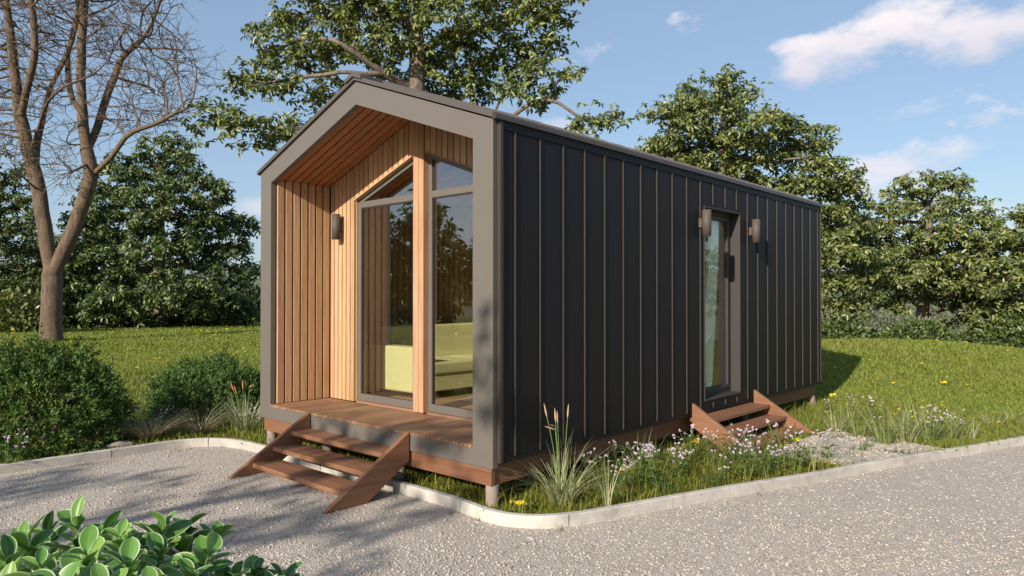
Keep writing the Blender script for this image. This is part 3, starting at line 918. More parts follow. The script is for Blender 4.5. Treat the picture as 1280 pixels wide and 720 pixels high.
def make_tree(name, label, base, seeds, attr, step, kill, rbase, rtip, lmat, bmat, per=0, lsize=.2, rmax=None, trop=(0, 0, .05), spread=.16, group=None, iters=90, infl=6.0, cat='tree', rmin=0.0, up=.5, hang=.35, twigs=0):
    o = empty(name, base, label, cat, group)
    bs = np.array(base, float)
    pos, par = grow(seeds, attr, step, kill, iters, trop, infl)
    if twigs: pos, par = add_twigs(pos, par, twigs, step)
    r = radii(pos, par, rtip, rbase, 2.15 if twigs else 2.25)
    d0 = np.linalg.norm(pos - pos[0], axis=1)
    r = r * (1 + .35 * np.exp(-d0 / .35))          # root flare
    pos = pos - bs
    skeleton_mesh('trunk', pos, par, r, bmat, o, rmin)
    if per: tree_leaves('crown', pos, par, r, per, rmax or rtip * 2.2, lsize, lmat, o, spread, up=up, hang=hang)
    print(label[:40], 'nodes', len(pos))
    return o

G = lambda p: np.array([p[0], p[1], height([(p[0], p[1])])[0]])

# ---- the bare tree on the left lawn
DB = 27.0
B = lambda *q: [at(x, y, DB + (z[0] if z else 0)) for x, y, *z in q]
base = on_ground(63, 430); base = np.array([base[0], base[1], height([base[:2]])[0] - .05])
DB = float((base - CAM) @ FW)
seeds = [[base] + B((64, 390), (65, 345), (57, 300), (49, 240), (37, 194), (26, 150), (18, 94), (12, 37), (4, -30)),
         B((65, 345), (80, 312), (94, 281), (105, 250), (116, 219), (108, 190), (103, 156), (100, 94), (103, 37), (108, -30)),
         B((116, 219), (141, 197, -.5), (156, 169, -.8), (200, 153, -1), (240, 133, -1.2)),
         B((108, 185), (122, 160, .5), (134, 120, .8), (150, 72, 1), (178, 50, 1.2)),
         B((49, 245), (28, 222, -1), (8, 195, -1.5), (-20, 170, -2)), B((41, 215), (52, 160, .8), (62, 110, 1), (88, 60, 1.2), (98, 20, 1.5)),
         B((26, 150), (44, 70, -.8), (40, 10, -1), (36, -30, -1)), B((112, 205), (90, 214, -1), (72, 230, -1.4), (62, 245, -1.5)),
         B((103, 150), (88, 120, 1), (84, 70, 1.6), (96, 20, 2)), B((37, 190), (60, 125, -1.2), (78, 108, -2), (52, 120, -3))]
attr = pads([(30, 40, 90, 110), (150, 60, 90, 100), (175, 130, 75, 45), (100, -60, 150, 90), (20, 130, 60, 60), (220, 90, 45, 60), (60, 200, 60, 30), (-60, 60, 80, 120)], DB, 3000, .8, .5)
bare = make_tree('bare_tree', 'leafless tree with forked brown trunk standing on the left lawn', base, seeds, attr,  .34, .42, .345, .0065, None, M['bark_bare'], trop=(0, 0, -.02), iters=70, twigs=1600)

# ---- the big leafy tree behind the cabin
DM = 19.0
Q = lambda *q: [at(x, y, DM + (z[0] if z else 0)) for x, y, *z in q]
base = at(532, 440, DM); base[2] = 0.0
seeds = [[base] + Q((526, 200), (519, 110), (523, 70), (517, 35), (526, 0), (520, -60), (530, -140)),
         Q((519, 112), (497, 104, -.3), (478, 92, -.6), (455, 96, -.9), (436, 88, -1.2)), Q((520, 74), (545, 52, .4), (560, 44, .7), (590, 38, .8)),
         Q((478, 92, -.6), (462, 78, -.8), (440, 66, -1.2), (425, 52, -1.4)),
         Q((525, 170), (480, 150, -1.0), (430, 158, -1.8)), Q((525, 180), (585, 152, -.5), (630, 156, -.8)),
         Q((518, 42), (490, 18, .4), (468, 2, .8))]
attr = pads([(380, 60, 85, 38), (330, 100, 60, 28, -1), (270, 150, 42, 30, -2), (340, 165, 70, 34, -1.6), (400, 25, 80, 38, 1), (470, 40, 60, 40, -.5), (450, -20, 110, 50), (570, 20, 70, 36, -1), (600, 75, 80, 40, .5), (650, 35, 75, 45), (690, 10, 45, 40, -.6),
              (670, 105, 60, 30, -1), (740, 150, 45, 24, -1.2), (620, -40, 110, 50), (520, -70, 150, 60), (560, 110, 70, 30, 1.5), (430, 120, 70, 30, .5), (500, 70, 50, 30, 2.5)], DM, 2300, .75, .45)
make_tree('leafy_tree', 'tall leafy tree rising directly behind the cabin roof', base, seeds, attr, .28, .34, .27, .011, M['leaf_main'], M['bark'], per=30, lsize=.165, rmax=.034, spread=.26, trop=(0, 0, .0))

# ---- trees to the right
def right_tree(label, cx, base_y, depth, spec, n, rb, lsize, per, lmat=None, lean=0, group=None, forks=0, name='leafy_tree', mat=None, step=.4, kill=.5):
    base = at(cx, base_y, depth); base[2] = height([base[:2]])[0] - .1
    tp = min(s[1] - s[3] for s in spec)
    mid = (base_y + tp) / 2
    S = [[base, at(cx + lean * .3, base_y - (base_y - mid) * .45, depth), at(cx + lean, mid, depth), at(cx + lean, tp + (mid - tp) * .35, depth)]]
    for s in spec[:forks]:
        y0 = min(base_y - 12, s[1] + s[3] + 14)
        S.append([at(cx + lean * .5, y0, depth), at((cx + s[0]) / 2, s[1] + s[3] * .55, depth + (s[4] if len(s) > 4 else 0) * .5)])
    at_ = pads([(q_[0], q_[1], q_[2] * 1.04, q_[3] * 1.3) + tuple(q_[4:]) for q_ in spec], depth, int(n * 1.25), .9, .4)
    return make_tree(name, label, base, S, at_, step, kill, rb, .014, lmat or M['leaf_right'], mat or M['bark'], per=int(per * 3.0), lsize=lsize * .72, rmax=.05, spread=.36, group=group, trop=(0, 0, .02))
right_tree('broad leafy tree with rounded top showing above the rear end of the roof', 905, 425, 30,
           [(900, 115, 52, 22), (855, 145, 52, 26, -1), (930, 155, 60, 26, -1), (990, 180, 58, 26), (1030, 215, 48, 22, -1), (890, 190, 80, 26), (960, 220, 70, 26, 1), (1030, 270, 55, 26), (1050, 315, 50, 24, -1), (1050, 352, 56, 26), (1045, 280, 50, 26, 2), (1075, 335, 40, 24, 1), (1058, 384, 34, 16, 0), (840, 185, 40, 24, 1), (1000, 320, 60, 30, 1), (1055, 240, 40, 18, -1)], 1500, .3, .30, 15)
right_tree('leafy tree with domed crown and bare low limbs on the far right lawn edge', 1150, 432, 33,
           [(1160, 238, 48, 22), (1195, 262, 46, 20, -1), (1120, 275, 52, 22), (1170, 300, 70, 26, -1), (1095, 320, 55, 24, 1), (1225, 305, 52, 24), (1080, 300, 46, 24, 1), (1235, 340, 60, 26, 1), (1235, 384, 46, 16, 1), (1118, 384, 26, 9, -1), (1150, 345, 62, 22, -1.5), (1215, 350, 55, 24, -1), (1095, 352, 36, 14), (1190, 372, 50, 10, 1)], 1300, .28, .30, 14, lean=12)
right_tree('leafy tree cut by the right edge of the view', 1290, 438, 30,
           [(1275, 300, 50, 26), (1310, 290, 60, 34), (1260, 350, 52, 26, -1), (1300, 370, 70, 34), (1250, 395, 44, 22), (1340, 330, 60, 50)], 900, .26, .28, 14)
# ---- dark trees on the left
right_tree('dense dark green tree with layered crown behind the bare tree', 200, 415, 41,
           [(205, 195, 42, 22), (170, 225, 62, 26), (245, 235, 50, 24, -1), (205, 265, 85, 26, -1.5), (270, 285, 50, 26), (130, 280, 50, 30), (200, 315, 100, 28, -1), (285, 335, 42, 26), (110, 340, 60, 34, -1), (215, 365, 95, 28, -2), (290, 375, 36, 22), (140, 390, 70, 24, -2), (240, 395, 60, 14, 1)], 2100, .4, .36, 15, M['leaf_dark'], step=.5, kill=.6)
right_tree('dark tree at the left edge of the view behind the bare trunk', -10, 418, 38,
           [(5, 225, 40, 26), (-20, 265, 60, 34), (20, 280, 40, 24, -1), (10, 320, 50, 26), (-25, 350, 70, 34), (35, 370, 46, 30, -1), (5, 395, 60, 20)], 1200, .34, .34, 14, M['leaf_dark'], step=.5, kill=.6)
right_tree('low leafy tree between the two dark trees on the left', 60, 418, 45,
           [(70, 320, 46, 26), (60, 355, 60, 28), (100, 375, 60, 28), (40, 395, 50, 20), (105, 300, 36, 24)], 800, .3, .36, 14, M['leaf_dark'], step=.5, kill=.6)

# ---- low leafy shrubs along the lawn edge
def leaf_shrub(label, px, py, depth, rx, ry, n, lsize, mat, group=None, name='leafy_shrub', ratio=1.0):
    c_ = at(px, py, depth); z0 = height([c_[:2]])[0] - .05
    o = empty(name, (c_[0], c_[1], z0), label, 'shrub', group)
    q = rng.normal(0, 1, (n, 3)); q /= np.linalg.norm(q, axis=1)[:, None]; q *= (rng.random(n) ** .25)[:, None]; q[:, 2] = np.abs(q[:, 2])
    lump = 1 + .28 * np.array([mnoise.noise(tuple(v_ * 2.6 + px)) for v_ in q])
    P = q * lump[:, None]
    P = RT * (P[:, :1] * rx) + np.array([FW[0], FW[1], 0]) * (P[:, 1:2] * rx * ratio) + np.array([0, 0, 1.]) * (P[:, 2:] * ry)
    d = P / (np.linalg.norm(P, axis=1)[:, None] + 1e-9) + rng.normal(0, .7, (n, 3)); d[:, 2] += .1
    nr = rng.normal(0, .6, (n, 3)) + SUN * .5; nr[:, 2] += .4
    ln = lsize * rng.uniform(.6, 1.25, n)
    leaves_mesh('foliage', P, d, nr, ln, ln * .5, mat, o)
    b = MB()
    for k in range(7):
        a_ = rng.uniform(0, 6.28); e_ = Vector((math.cos(a_) * rx * .5, math.sin(a_) * rx * .5, ry * .75))
        s_ = Vector((-math.sin(a_), math.cos(a_), 0)) * .02; t_ = Vector((math.cos(a_), math.sin(a_), 0)) * .02
        r0 = [s_, t_, -s_, -t_]
        b.add([tuple(v_) for v_ in r0] + [tuple(e_ + v_ * .3) for v_ in r0], [(i, (i + 1) % 4, 4 + (i + 1) % 4, 4 + i) for i in range(4)])
    b.build('stem', M['bark'], o)
    return o
for k, (px, d_, rx, ry) in enumerate([(1046, 30, 1.3, 1.35), (1092, 32, 1.2, .75), (1150, 30.5, 1.6, 1.3), (1212, 31.5, 1.1, .95), (1272, 29, 1.7, 1.7)]):
    leaf_shrub('low green shrub on the far right lawn edge under the trees', px, 425, d_, rx, ry, 2600, .19, M['leaf_dark'], 'low shrubs along the right lawn edge')
leaf_shrub('bright leafed shrub beside the bare trunk at the left lawn edge', 20, 412, 33, 1.7, 1.9, 2600, .26, M['leaf_right'])
for k, (px, d_, rx, ry) in enumerate([(110, 40, 3.2, 2.0), (165, 43, 3, 2.0), (255, 44, 3, 1.6), (312, 42, 2.6, 2.2), (5, 40, 3, 1.6)]):
    leaf_shrub('dark green undergrowth bush below the dark trees on the left', px, 412, d_, rx, ry, 1900, .34, M['leaf_dark'], 'bushes below the dark trees')
leaf_shrub('small round green bush on the lawn just left of the bare trunk', 22, 424, 14.5, .34, .28, 700, .07, M['leaf_right'])

# ---- trees across the drive (behind the viewpoint, mirrored in the glass and shading the gravel)
def plain_tree(label, x, y, h, spec, n, per, lsize, lmat, rb=.2, group=None):
    base = np.array([x, y, height([(x, y)])[0] - .05])
    S = [[base, base + [0, 0, h * .35], base + [.1, .1, h * .8]]]
    A_ = []
    ar = np.array([s[3] * s[4] * s[5] for s in spec]); ar = ar / ar.sum()
    for s, f_ in zip(spec, ar):
        k = int(n * f_) + 6; q = rng.normal(0, 1, (k, 3)); q /= np.linalg.norm(q, axis=1)[:, None]; q *= (rng.random(k) ** .5)[:, None]
        A_.append(np.array(s[:3]) + q * np.array(s[3:6]))
    return make_tree('leafy_tree', label, base, S, np.vstack(A_), .4, .5, rb, .013, lmat, M['bark'], per=per, lsize=lsize, rmax=.045, spread=.34, group=group)
plain_tree('leafy tree across the drive casting shade on gravel and steps', 0.3, -14.3, 6.5,
           [(1.8, -14, 6.0, .9, 1.1, .7), (2.3, -14, 7.7, .65, .8, .55), (1.1, -14, 6.95, 1.6, .9, .25), (1.0, -14, 6.9, 1.6, .8, .22), (.5, -14, 6.8, 1.1, .8, .25), (1.9, -14, 7.0, .9, .8, .4), (-1.2, -14.2, 5.6, 1.4, 1.2, .45), (.2, -14.3, 5.3, 1.3, 1.1, .6), (-2.6, -14, 5.0, 1.6, 1.3, .8), (1.0, -14, 4.3, 2, 1.4, .7)], 800, 10, .2, M['leaf_main'])
plain_tree('low spreading tree across the drive shading the left kerb', -6.0, -14.5, 5.2,
           [(-5.5, -14.3, 4.9, 1.9, 1.5, .9), (-3.6, -14.3, 4.6, 1.1, 1.2, .8), (-8, -14.6, 4.6, 1.4, 1.4, .8)], 420, 9, .22, M['leaf_main'])
for k, (x, y, h) in enumerate([(13.5, 22, 5.6), (13.8, 28.5, 6.2), (10.0, 33, 6.0)]):
    plain_tree('leafy tree beside the far drive, seen mirrored in the side door', x, y, h,
               [(x, y, h * .8, 1.5, 1.5, h * .2), (x + .8, y - .5, h * .5, 2.0, 2.0, h * .26), (x - 1, y + .4, h * .45, 1.8, 1.8, h * .24), (x, y, h * .25, 2.0, 2.0, h * .2)], 420, 16, .28, M['leaf_right'], .2, 'trees beside the far drive')
for k, (x, y, h) in enumerate([(-17, -11.5, 5.4), (-21.5, -16, 6.6), (-14, -19, 7.0), (-26, -13.5, 5.8), (-19, -25, 8.0), (-30, -20, 7), (-11, -24, 8)]):
    plain_tree('dense leafy tree across the drive, seen mirrored in the porch glass', x, y, h,
               [(x, y, h * .8, 1.7, 1.7, h * .2), (x + 1, y - .5, h * .5, 2.1, 2.1, h * .26), (x - 1.2, y + .4, h * .45, 2, 2, h * .26), (x, y, h * .25, 2.3, 2.3, h * .2)], 520, 12, .32, M['leaf_dark'], .22, 'trees across the drive')
# ================================================================== BUSHES AND PLANTS NEAR THE CABIN
M['conifer'] = mat_leaf('conifer_spray', (.024, .055, .012), (.06, .115, .02), (.15, .225, .045), .55, .15, .3)
M['conifer_b'] = mat_leaf('conifer_spray_blue', (.03, .07, .016), (.07, .13, .026), (.13, .205, .045), .55, .15, .3)

def conifer_bush(label, cx, cy, rx, ry, rz_, n, mat, upw=.35, name='conifer_bush', sz=.05, zlow=-.1):
    z0 = height([(cx, cy)])[0] - .02
    o = empty(name, (cx, cy, z0), label, 'bush')
    q = rng.normal(0, 1, (n, 3)); q /= np.linalg.norm(q, axis=1)[:, None]
    q = q[q[:, 2] > zlow]; n = len(q)
    rad = .80 + .20 * rng.random(n) ** .5
    lump = np.array([1 + .06 * mnoise.noise(tuple(v_ * 2.3 + cx)) + .08 * mnoise.noise(tuple(v_ * 6.0 + cy)) + .09 * mnoise.noise(tuple(v_ * 13.0 + cy)) for v_ in q])
    nc = 110; kk_ = np.arange(nc) + .5; ph = np.arccos(1 - 2 * kk_ / nc); tt = np.pi * (1 + 5 ** .5) * kk_
    cc_ = np.c_[np.cos(tt) * np.sin(ph), np.sin(tt) * np.sin(ph), np.cos(ph)] + rng.normal(0, .05, (nc, 3)); cc_ /= np.linalg.norm(cc_, axis=1)[:, None]
    dots = q @ cc_.T; ci = dots.argmax(1); ca_ = np.arccos(np.clip(dots[np.arange(n), ci], -1, 1)) / .19
    lump = lump * (1.06 + rng.normal(0, .05, nc)[ci] - .19 * np.clip(ca_, 0, 1.2) ** 2)
    base = q * (rad * lump)[:, None] * np.array([rx, ry, rz_]); base[:, 2] = np.maximum(base[:, 2], 0) + .02
    out_d = q + (q - cc_[ci]) * 3.0 + np.array([0, 0, upw])
    # each spray: a shoot with narrow leaflets along it
    k = 12; idx = np.repeat(np.arange(n), k)
    j = np.tile(np.arange(k), n)
    ax1 = out_d + rng.normal(0, .38, (n, 3)); ax1 /= np.linalg.norm(ax1, axis=1)[:, None]; ax = ax1[idx]
    st = (sz * rng.uniform(2.2, 3.6, n))[idx]
    bp = base[idx] + ax * (st * (j / k))[:, None]
    sd_ = rng.normal(0, 1, (len(idx), 3)); sd_ -= ax * (sd_ * ax).sum(1)[:, None]; sd_ /= np.linalg.norm(sd_, axis=1)[:, None]
    d = ax * .75 + sd_ * .75
    nr = rng.normal(0, .6, (len(idx), 3)) + ax
    ln = sz * rng.uniform(.8, 1.2, len(idx)) * (1.15 - .6 * j / k)
    leaves_mesh('foliage', bp, d, nr, ln, ln * .36, mat, o, .1, .05)
    b = MB()
    for kk in range(9):
        a_ = kk * 2 * math.pi / 9; e_ = Vector((math.cos(a_) * rx * .55, math.sin(a_) * ry * .55, rz_ * rng.uniform(.35, .75)))
        s_ = Vector((-math.sin(a_), math.cos(a_), 0)) * .012; t_ = Vector((0, 0, .012))
        r0 = [s_, t_, -s_, -t_]
        b.add([tuple(v_) for v_ in r0] + [tuple(e_ + v_ * .4) for v_ in r0], [(i, (i + 1) % 4, 4 + (i + 1) % 4, 4 + i) for i in range(4)])
    b.build('branch', M['bark'], o)
    return o
conifer_bush('large round dark green conifer bush beside the kerb at left', -5.40, -1.66, .80, .80, 1.14, 6500, M['conifer'], .4, sz=.048)
conifer_bush('low spreading green conifer bush between the round bush and the cabin', -6.15, .55, 1.10, .75, .74, 5200, M['conifer_b'], .9, sz=.048)

def blades(xy, z, h, w, bend, seg=3, dirs=None, lean=None):
    """curved tapered strips, vectorised; returns V,F (quads)"""
    n = len(xy)
    a_ = rng.uniform(0, 2 * np.pi, n) if dirs is None else dirs
    d = np.c_[np.cos(a_), np.sin(a_)]
    f_ = a_ + np.pi / 2 + rng.normal(0, .5, n)
    sdir = np.c_[np.cos(f_), np.sin(f_)]
    t = np.linspace(0, 1, seg + 1)
    hh = h[:, None] * (t[None] - .32 * np.clip(bend, 0, 1.6)[:, None] * t[None] ** 2.2)
    off = (h * bend)[:, None] * (t[None] ** 1.8) * .75
    if lean is not None: off = off + (h * lean)[:, None] * t[None]
    wd = w[:, None] * (1 - t[None] ** 1.6 * .97) * .5
    cx_ = xy[:, 0, None] + d[:, 0, None] * off; cy_ = xy[:, 1, None] + d[:, 1, None] * off; cz_ = z[:, None] + hh
    Lf = np.stack([cx_ - sdir[:, 0, None] * wd, cy_ - sdir[:, 1, None] * wd, cz_], -1)
    Rf = np.stack([cx_ + sdir[:, 0, None] * wd, cy_ + sdir[:, 1, None] * wd, cz_], -1)
    V = np.stack([Lf, Rf], 2).reshape(n, -1, 3)
    F = np.array([[2 * k, 2 * k + 1, 2 * k + 3, 2 * k + 2] for k in range(seg)])
    F = F[None] + (np.arange(n) * 2 * (seg + 1))[:, None, None]
    return V.reshape(-1, 3), F.reshape(-1, 4)

def patchy(m, c_to, scale, amt):
    nt = m.node_tree; p = [n for n in nt.nodes if n.type == 'BSDF_PRINCIPLED'][0]
    src = p.inputs['Base Color'].links[0].from_socket
    f = ramp(nt, noise(nt, coords(nt), scale, 5), [(.42, (0, 0, 0)), (.66, (1, 1, 1))])
    c = mixc(nt, math_n(nt, 'MULTIPLY', f, amt), src, c_to); L(nt, c, p.inputs['Base Color'])
    return m
M['grass'] = mat_leaf('grass_blade', (.11, .16, .022), (.19, .24, .038), (.29, .31, .085), .6, .3, .2)
patchy(M['grass'], (.25, .23, .075), .45, .4)
M['bedgrass'] = mat_leaf('bed_grass_blade', (.10, .125, .018), (.19, .20, .03), (.29, .28, .065), .6, .3, .2)
M['stripe'] = mat_leaf('striped_blade', (.13, .17, .05), (.40, .41, .22), (.60, .57, .37), .5, .3, .3)
M['darkblade'] = mat_leaf('bronze_blade', (.10, .09, .05), (.22, .19, .10), (.45, .38, .23), .5, .25, .3)
M['tallblade'] = mat_leaf('tall_blade', (.12, .17, .05), (.24, .28, .10), (.40, .40, .19), .5, .3, .3)
M['greenblade'] = mat_leaf('green_blade', (.05, .09, .02), (.09, .14, .03), (.15, .20, .05), .5, .3, .3)
M['plume'] = mat_plain('plume_brown', (.36, .22, .12), (.5, .33, .19), 30, .9, bstr=.3)
M['plume_red'] = mat_plain('plume_red', (.45, .16, .08), (.55, .22, .12), 30, .9, bstr=.3)
M['petal_pink'] = mat_leaf('petal_pink', (.58, .42, .55), (.74, .60, .72), (.86, .79, .85), .7, .3, .1)
M['petal_yellow'] = mat_leaf('petal_yellow', (.75, .60, .04), (.85, .70, .06), (.9, .78, .12), .7, .25, .1)
M['stem_green'] = mat_plain('stem_green', (.09, .14, .035), (.14, .20, .06), 20, .7, bstr=0)

# ---- lawn blades
HP = np.array([(-W - .1, -.1), (.1, -.1), (.1, LEN + .1), (-W - .1, LEN + .1)])
def lawn_patch(n, pxr, pyr, zfix=.05):
    xy = scatter_view(n, pxr, pyr, zfix)
    keep = ~in_poly(xy, GP) & ~in_poly(xy, HP) & ~in_poly(xy, path_poly)
    xy = xy[keep]
    dk = np.min(np.hypot(xy[:, None, 0] - KP[None, ::4, 0], xy[:, None, 1] - KP[None, ::4, 1]), axis=1) if len(xy) < 60000 else None
    if dk is not None: xy = xy[dk > .075]
    return xy
def thin_kerb(xy):
    out_ = []
    for k in range(0, len(xy), 20000):
        s = xy[k:k + 20000]
        dk = np.min(np.hypot(s[:, None, 0] - KP[None, ::4, 0], s[:, None, 1] - KP[None, ::4, 1]), axis=1); out_.append(s[dk > .085])
    return np.vstack(out_)
VV = []; FF = []; nv = 0
for (n, pxr, pyr) in ((150000, (1000, 1400), (418, 570)), (110000, (-80, 345), (404, 470)), (16000, (-80, 345), (470, 600))):
    xy = lawn_patch(n, pxr, pyr) if n < 60000 else thin_kerb(lawn_patch(n, pxr, pyr))
    d = np.hypot(xy[:, 0] - CAM[0], xy[:, 1] - CAM[1])
    xy = xy[d < 44]; d = d[d < 44]
    z = height(xy) - .005
    h = (.05 + .0022 * d) * rng.uniform(.6, 1.4, len(xy)); w = (.006 + .0011 * d) * rng.uniform(.7, 1.3, len(xy))
    V, F = blades(xy, z, h, w, rng.uniform(.2, 1.2, len(xy)), 2)
    VV.append(V); FF.append(F + nv); nv += len(V)
lg = np_mesh('lawn_grass', np.vstack(VV), np.vstack(FF), M['grass']); tag(lg, 'short green grass blades of the lawn', 'grass', kind='stuff')

# ---- bed grass round the cabin (short mossy turf with longer blades)
xy = np.c_[rng.uniform(-4.4, 2.8, 120000), rng.uniform(-.2, 7.6, 120000)]
kp = ~in_poly(xy, GP) & ~in_poly(xy, path_poly) & (in_poly(xy, np.array([(-.9, -.3), (3, -.3), (3, 8), (-.6, 8)])) | (xy[:, 1] < 1.0))
xy = thin_kerb(xy[kp])
ln = rng.random(len(xy)); d = np.hypot(xy[:, 0] - CAM[0], xy[:, 1] - CAM[1])
h = np.where(ln > .86, rng.uniform(.08, .24, len(xy)), rng.uniform(.03, .075, len(xy)))
w = (.004 + .0006 * d) * rng.uniform(.7, 1.4, len(xy))
V, F = blades(xy, np.full(len(xy), .05), h, w, rng.uniform(.2, 1.3, len(xy)), 2)
bg = np_mesh('bed_grass', V, F, M['bedgrass']); tag(bg, 'mossy turf filling the bed round the cabin', 'grass', kind='stuff')

# ---- yellow flecks on the lawn
def tiny_flowers(name, xy, size, mat, lift):
    n = len(xy); k = 6; idx = np.repeat(np.arange(n), k)
    a_ = rng.uniform(0, 6.28, len(idx)); d = np.c_[np.cos(a_), np.sin(a_), rng.uniform(.1, .7, len(idx))]
    base = np.c_[xy[idx], (height(xy) + lift)[idx]] 
    s = (size * rng.uniform(.6, 1.3, n))[idx]
    return leaves_mesh(name, base, d, np.tile([0, 0, 1.], (len(idx), 1)) + rng.normal(0, .2, (len(idx), 3)), s, s * .6, mat, None)
xy = np.vstack([thin_kerb(lawn_patch(70, (1030, 1300), (424, 540))), thin_kerb(lawn_patch(110, (-20, 340), (412, 470)))])
d = np.hypot(xy[:, 0] - CAM[0], xy[:, 1] - CAM[1])
tf_ = tiny_flowers('lawn_flowers', xy,   .014 + .0017 * d, M['petal_yellow'], .06 + .002 * d); tag(tf_, 'small yellow flowers dotted over the lawn', 'flowers', kind='stuff')

# ---- ornamental grass clumps
def tube_pts(b, pts, r, ns=5):
    pts = [np.array(p, float) for p in pts]; rings = []
    for i, p in enumerate(pts):
        tdir = pts[min(i + 1, len(pts) - 1)] - pts[max(i - 1, 0)]; tdir /= np.linalg.norm(tdir) + 1e-9
        u = np.cross(tdir, [.31, .8, .15]); u /= np.linalg.norm(u); w_ = np.cross(tdir, u)
        rr = r[i] if hasattr(r, '__len__') else r
        rings += [tuple(p + rr * (math.cos(k * 2 * math.pi / ns) * u + math.sin(k * 2 * math.pi / ns) * w_)) for k in range(ns)]
    F = [(i * ns + k, i * ns + (k + 1) % ns, (i + 1) * ns + (k + 1) % ns, (i + 1) * ns + k) for i in range(len(pts) - 1) for k in range(ns)]
    b.add(rings, F)

def grass_clump(label, x, y, n, hgt, spread, mat, w=.009, bend=(.3, 1.3), plumes=0, plume_mat=None, group=None, mat2=None, lean=.25):
    z0 = height([(x, y)])[0] - .01
    o = empty('ornamental_grass', (x, y, z0), label, 'ornamental grass', group)
    a_ = rng.uniform(0, 2 * np.pi, n); rr = spread * np.sqrt(rng.random(n))
    xy_ = np.c_[np.cos(a_) * rr, np.sin(a_) * rr]
    h = hgt * rng.uniform(.45, 1.1, n)
    V, F = blades(xy_, np.zeros(n), h, w * rng.uniform(.7, 1.3, n), rng.uniform(*bend, n), 6, a_ + rng.normal(0, .5, n), np.full(n, lean))
    np_mesh('blades', V, F, mat, o)
    for k in range(plumes):
        a2 = rng.uniform(0, 6.28); ht = hgt * rng.uniform(.85, 1.12); e_ = rng.uniform(.02, .14)
        P = [(math.cos(a2) * (e_ * t ** 1.7 + .03), math.sin(a2) * (e_ * t ** 1.7 + .03), ht * t) for t in np.linspace(0, 1, 7)]
        b = MB(); tube_pts(b, P, .003, 5); st_ = b.build('stalk', M['stem_green'], o)
        dv = np.array(P[-1]) - np.array(P[-2]); dv /= np.linalg.norm(dv)
        if k % 3 == 2: dv = dv + np.array([math.cos(a2), math.sin(a2), -.6]); dv /= np.linalg.norm(dv)
        lp = rng.uniform(.09, .13)
        Q_ = [np.array(P[-1]) + dv * lp * t for t in np.linspace(0, 1, 7)]
        b = MB(); tube_pts(b, Q_, [.002, .006, .0075, .007, .0055, .004, .001], 8); b.build('plume', plume_mat, st_, smooth=True)
    return o
grass_clump('striped ornamental grass clump with brown plumes at the cabin corner', .30, .50, 150, .62, .10, M['stripe'], .0075, (.3, 1.7), 6, M['plume'])
grass_clump('slim striped grass tuft leaning over the kerb near the cabin corner', .66, .62, 22, .45, .03, M['stripe'], .009, (.0, .5), 0, lean=.1)
grass_clump('striped ornamental grass clump with reddish plumes by the left kerb', -4.45, .22, 150, .55, .10, M['stripe'], .010, (.15, 1.0), 4, M['plume_red'])
grass_clump('low bronze grass tuft by the left kerb, nearer the round bush', -4.78, -.78, 260, .50, .08, M['darkblade'], .008, (.7, 1.6), 0, lean=.5)
grass_clump('low bronze grass tuft by the left kerb, nearer the striped clump', -4.70, -.22, 240, .48, .08, M['darkblade'], .008, (.7, 1.6), 0, lean=.5)
grass_clump('pale grass tuft in the bed below the long wall', .22, 1.75, 26, .42, .05, M['tallblade'], .008, (.1, .8), 0)
grass_clump('pale grass tuft among the wildflowers in front of the side steps', .95, 2.75, 26, .48, .06, M['tallblade'], .008, (.1, .8), 0)
for k, (px, py, h_, n) in enumerate([(1046, 541, .42, 50), (1075, 548, .5, 60), (1105, 556, .55, 70), (1130, 555, .5, 60), (1160, 556, .62, 75), (1185, 553, .5, 60), (1205, 552, .42, 45), (1062, 530, .4, 45), (1140, 538, .45, 50), (1240, 535, .3, 40), (1262, 532, .28, 40)]):
    p = on_ground(px, py, .05)
    grass_clump('tall pale green grass tuft on the lawn beyond the little gravel path', p[0], p[1], n, h_, .10, M['tallblade'] if k % 3 else M['stripe'], .009, (.1, .9), 0, group='tall grass tufts beyond the gravel path')
p = on_ground(1028, 600, .0)
grass_clump('single tall pale grass stalk beside the kerb near the gravel path', p[0] - .09, p[1] + .05, 7, .42, .012, M['tallblade'], .012, (.0, .6), 0, lean=.03)

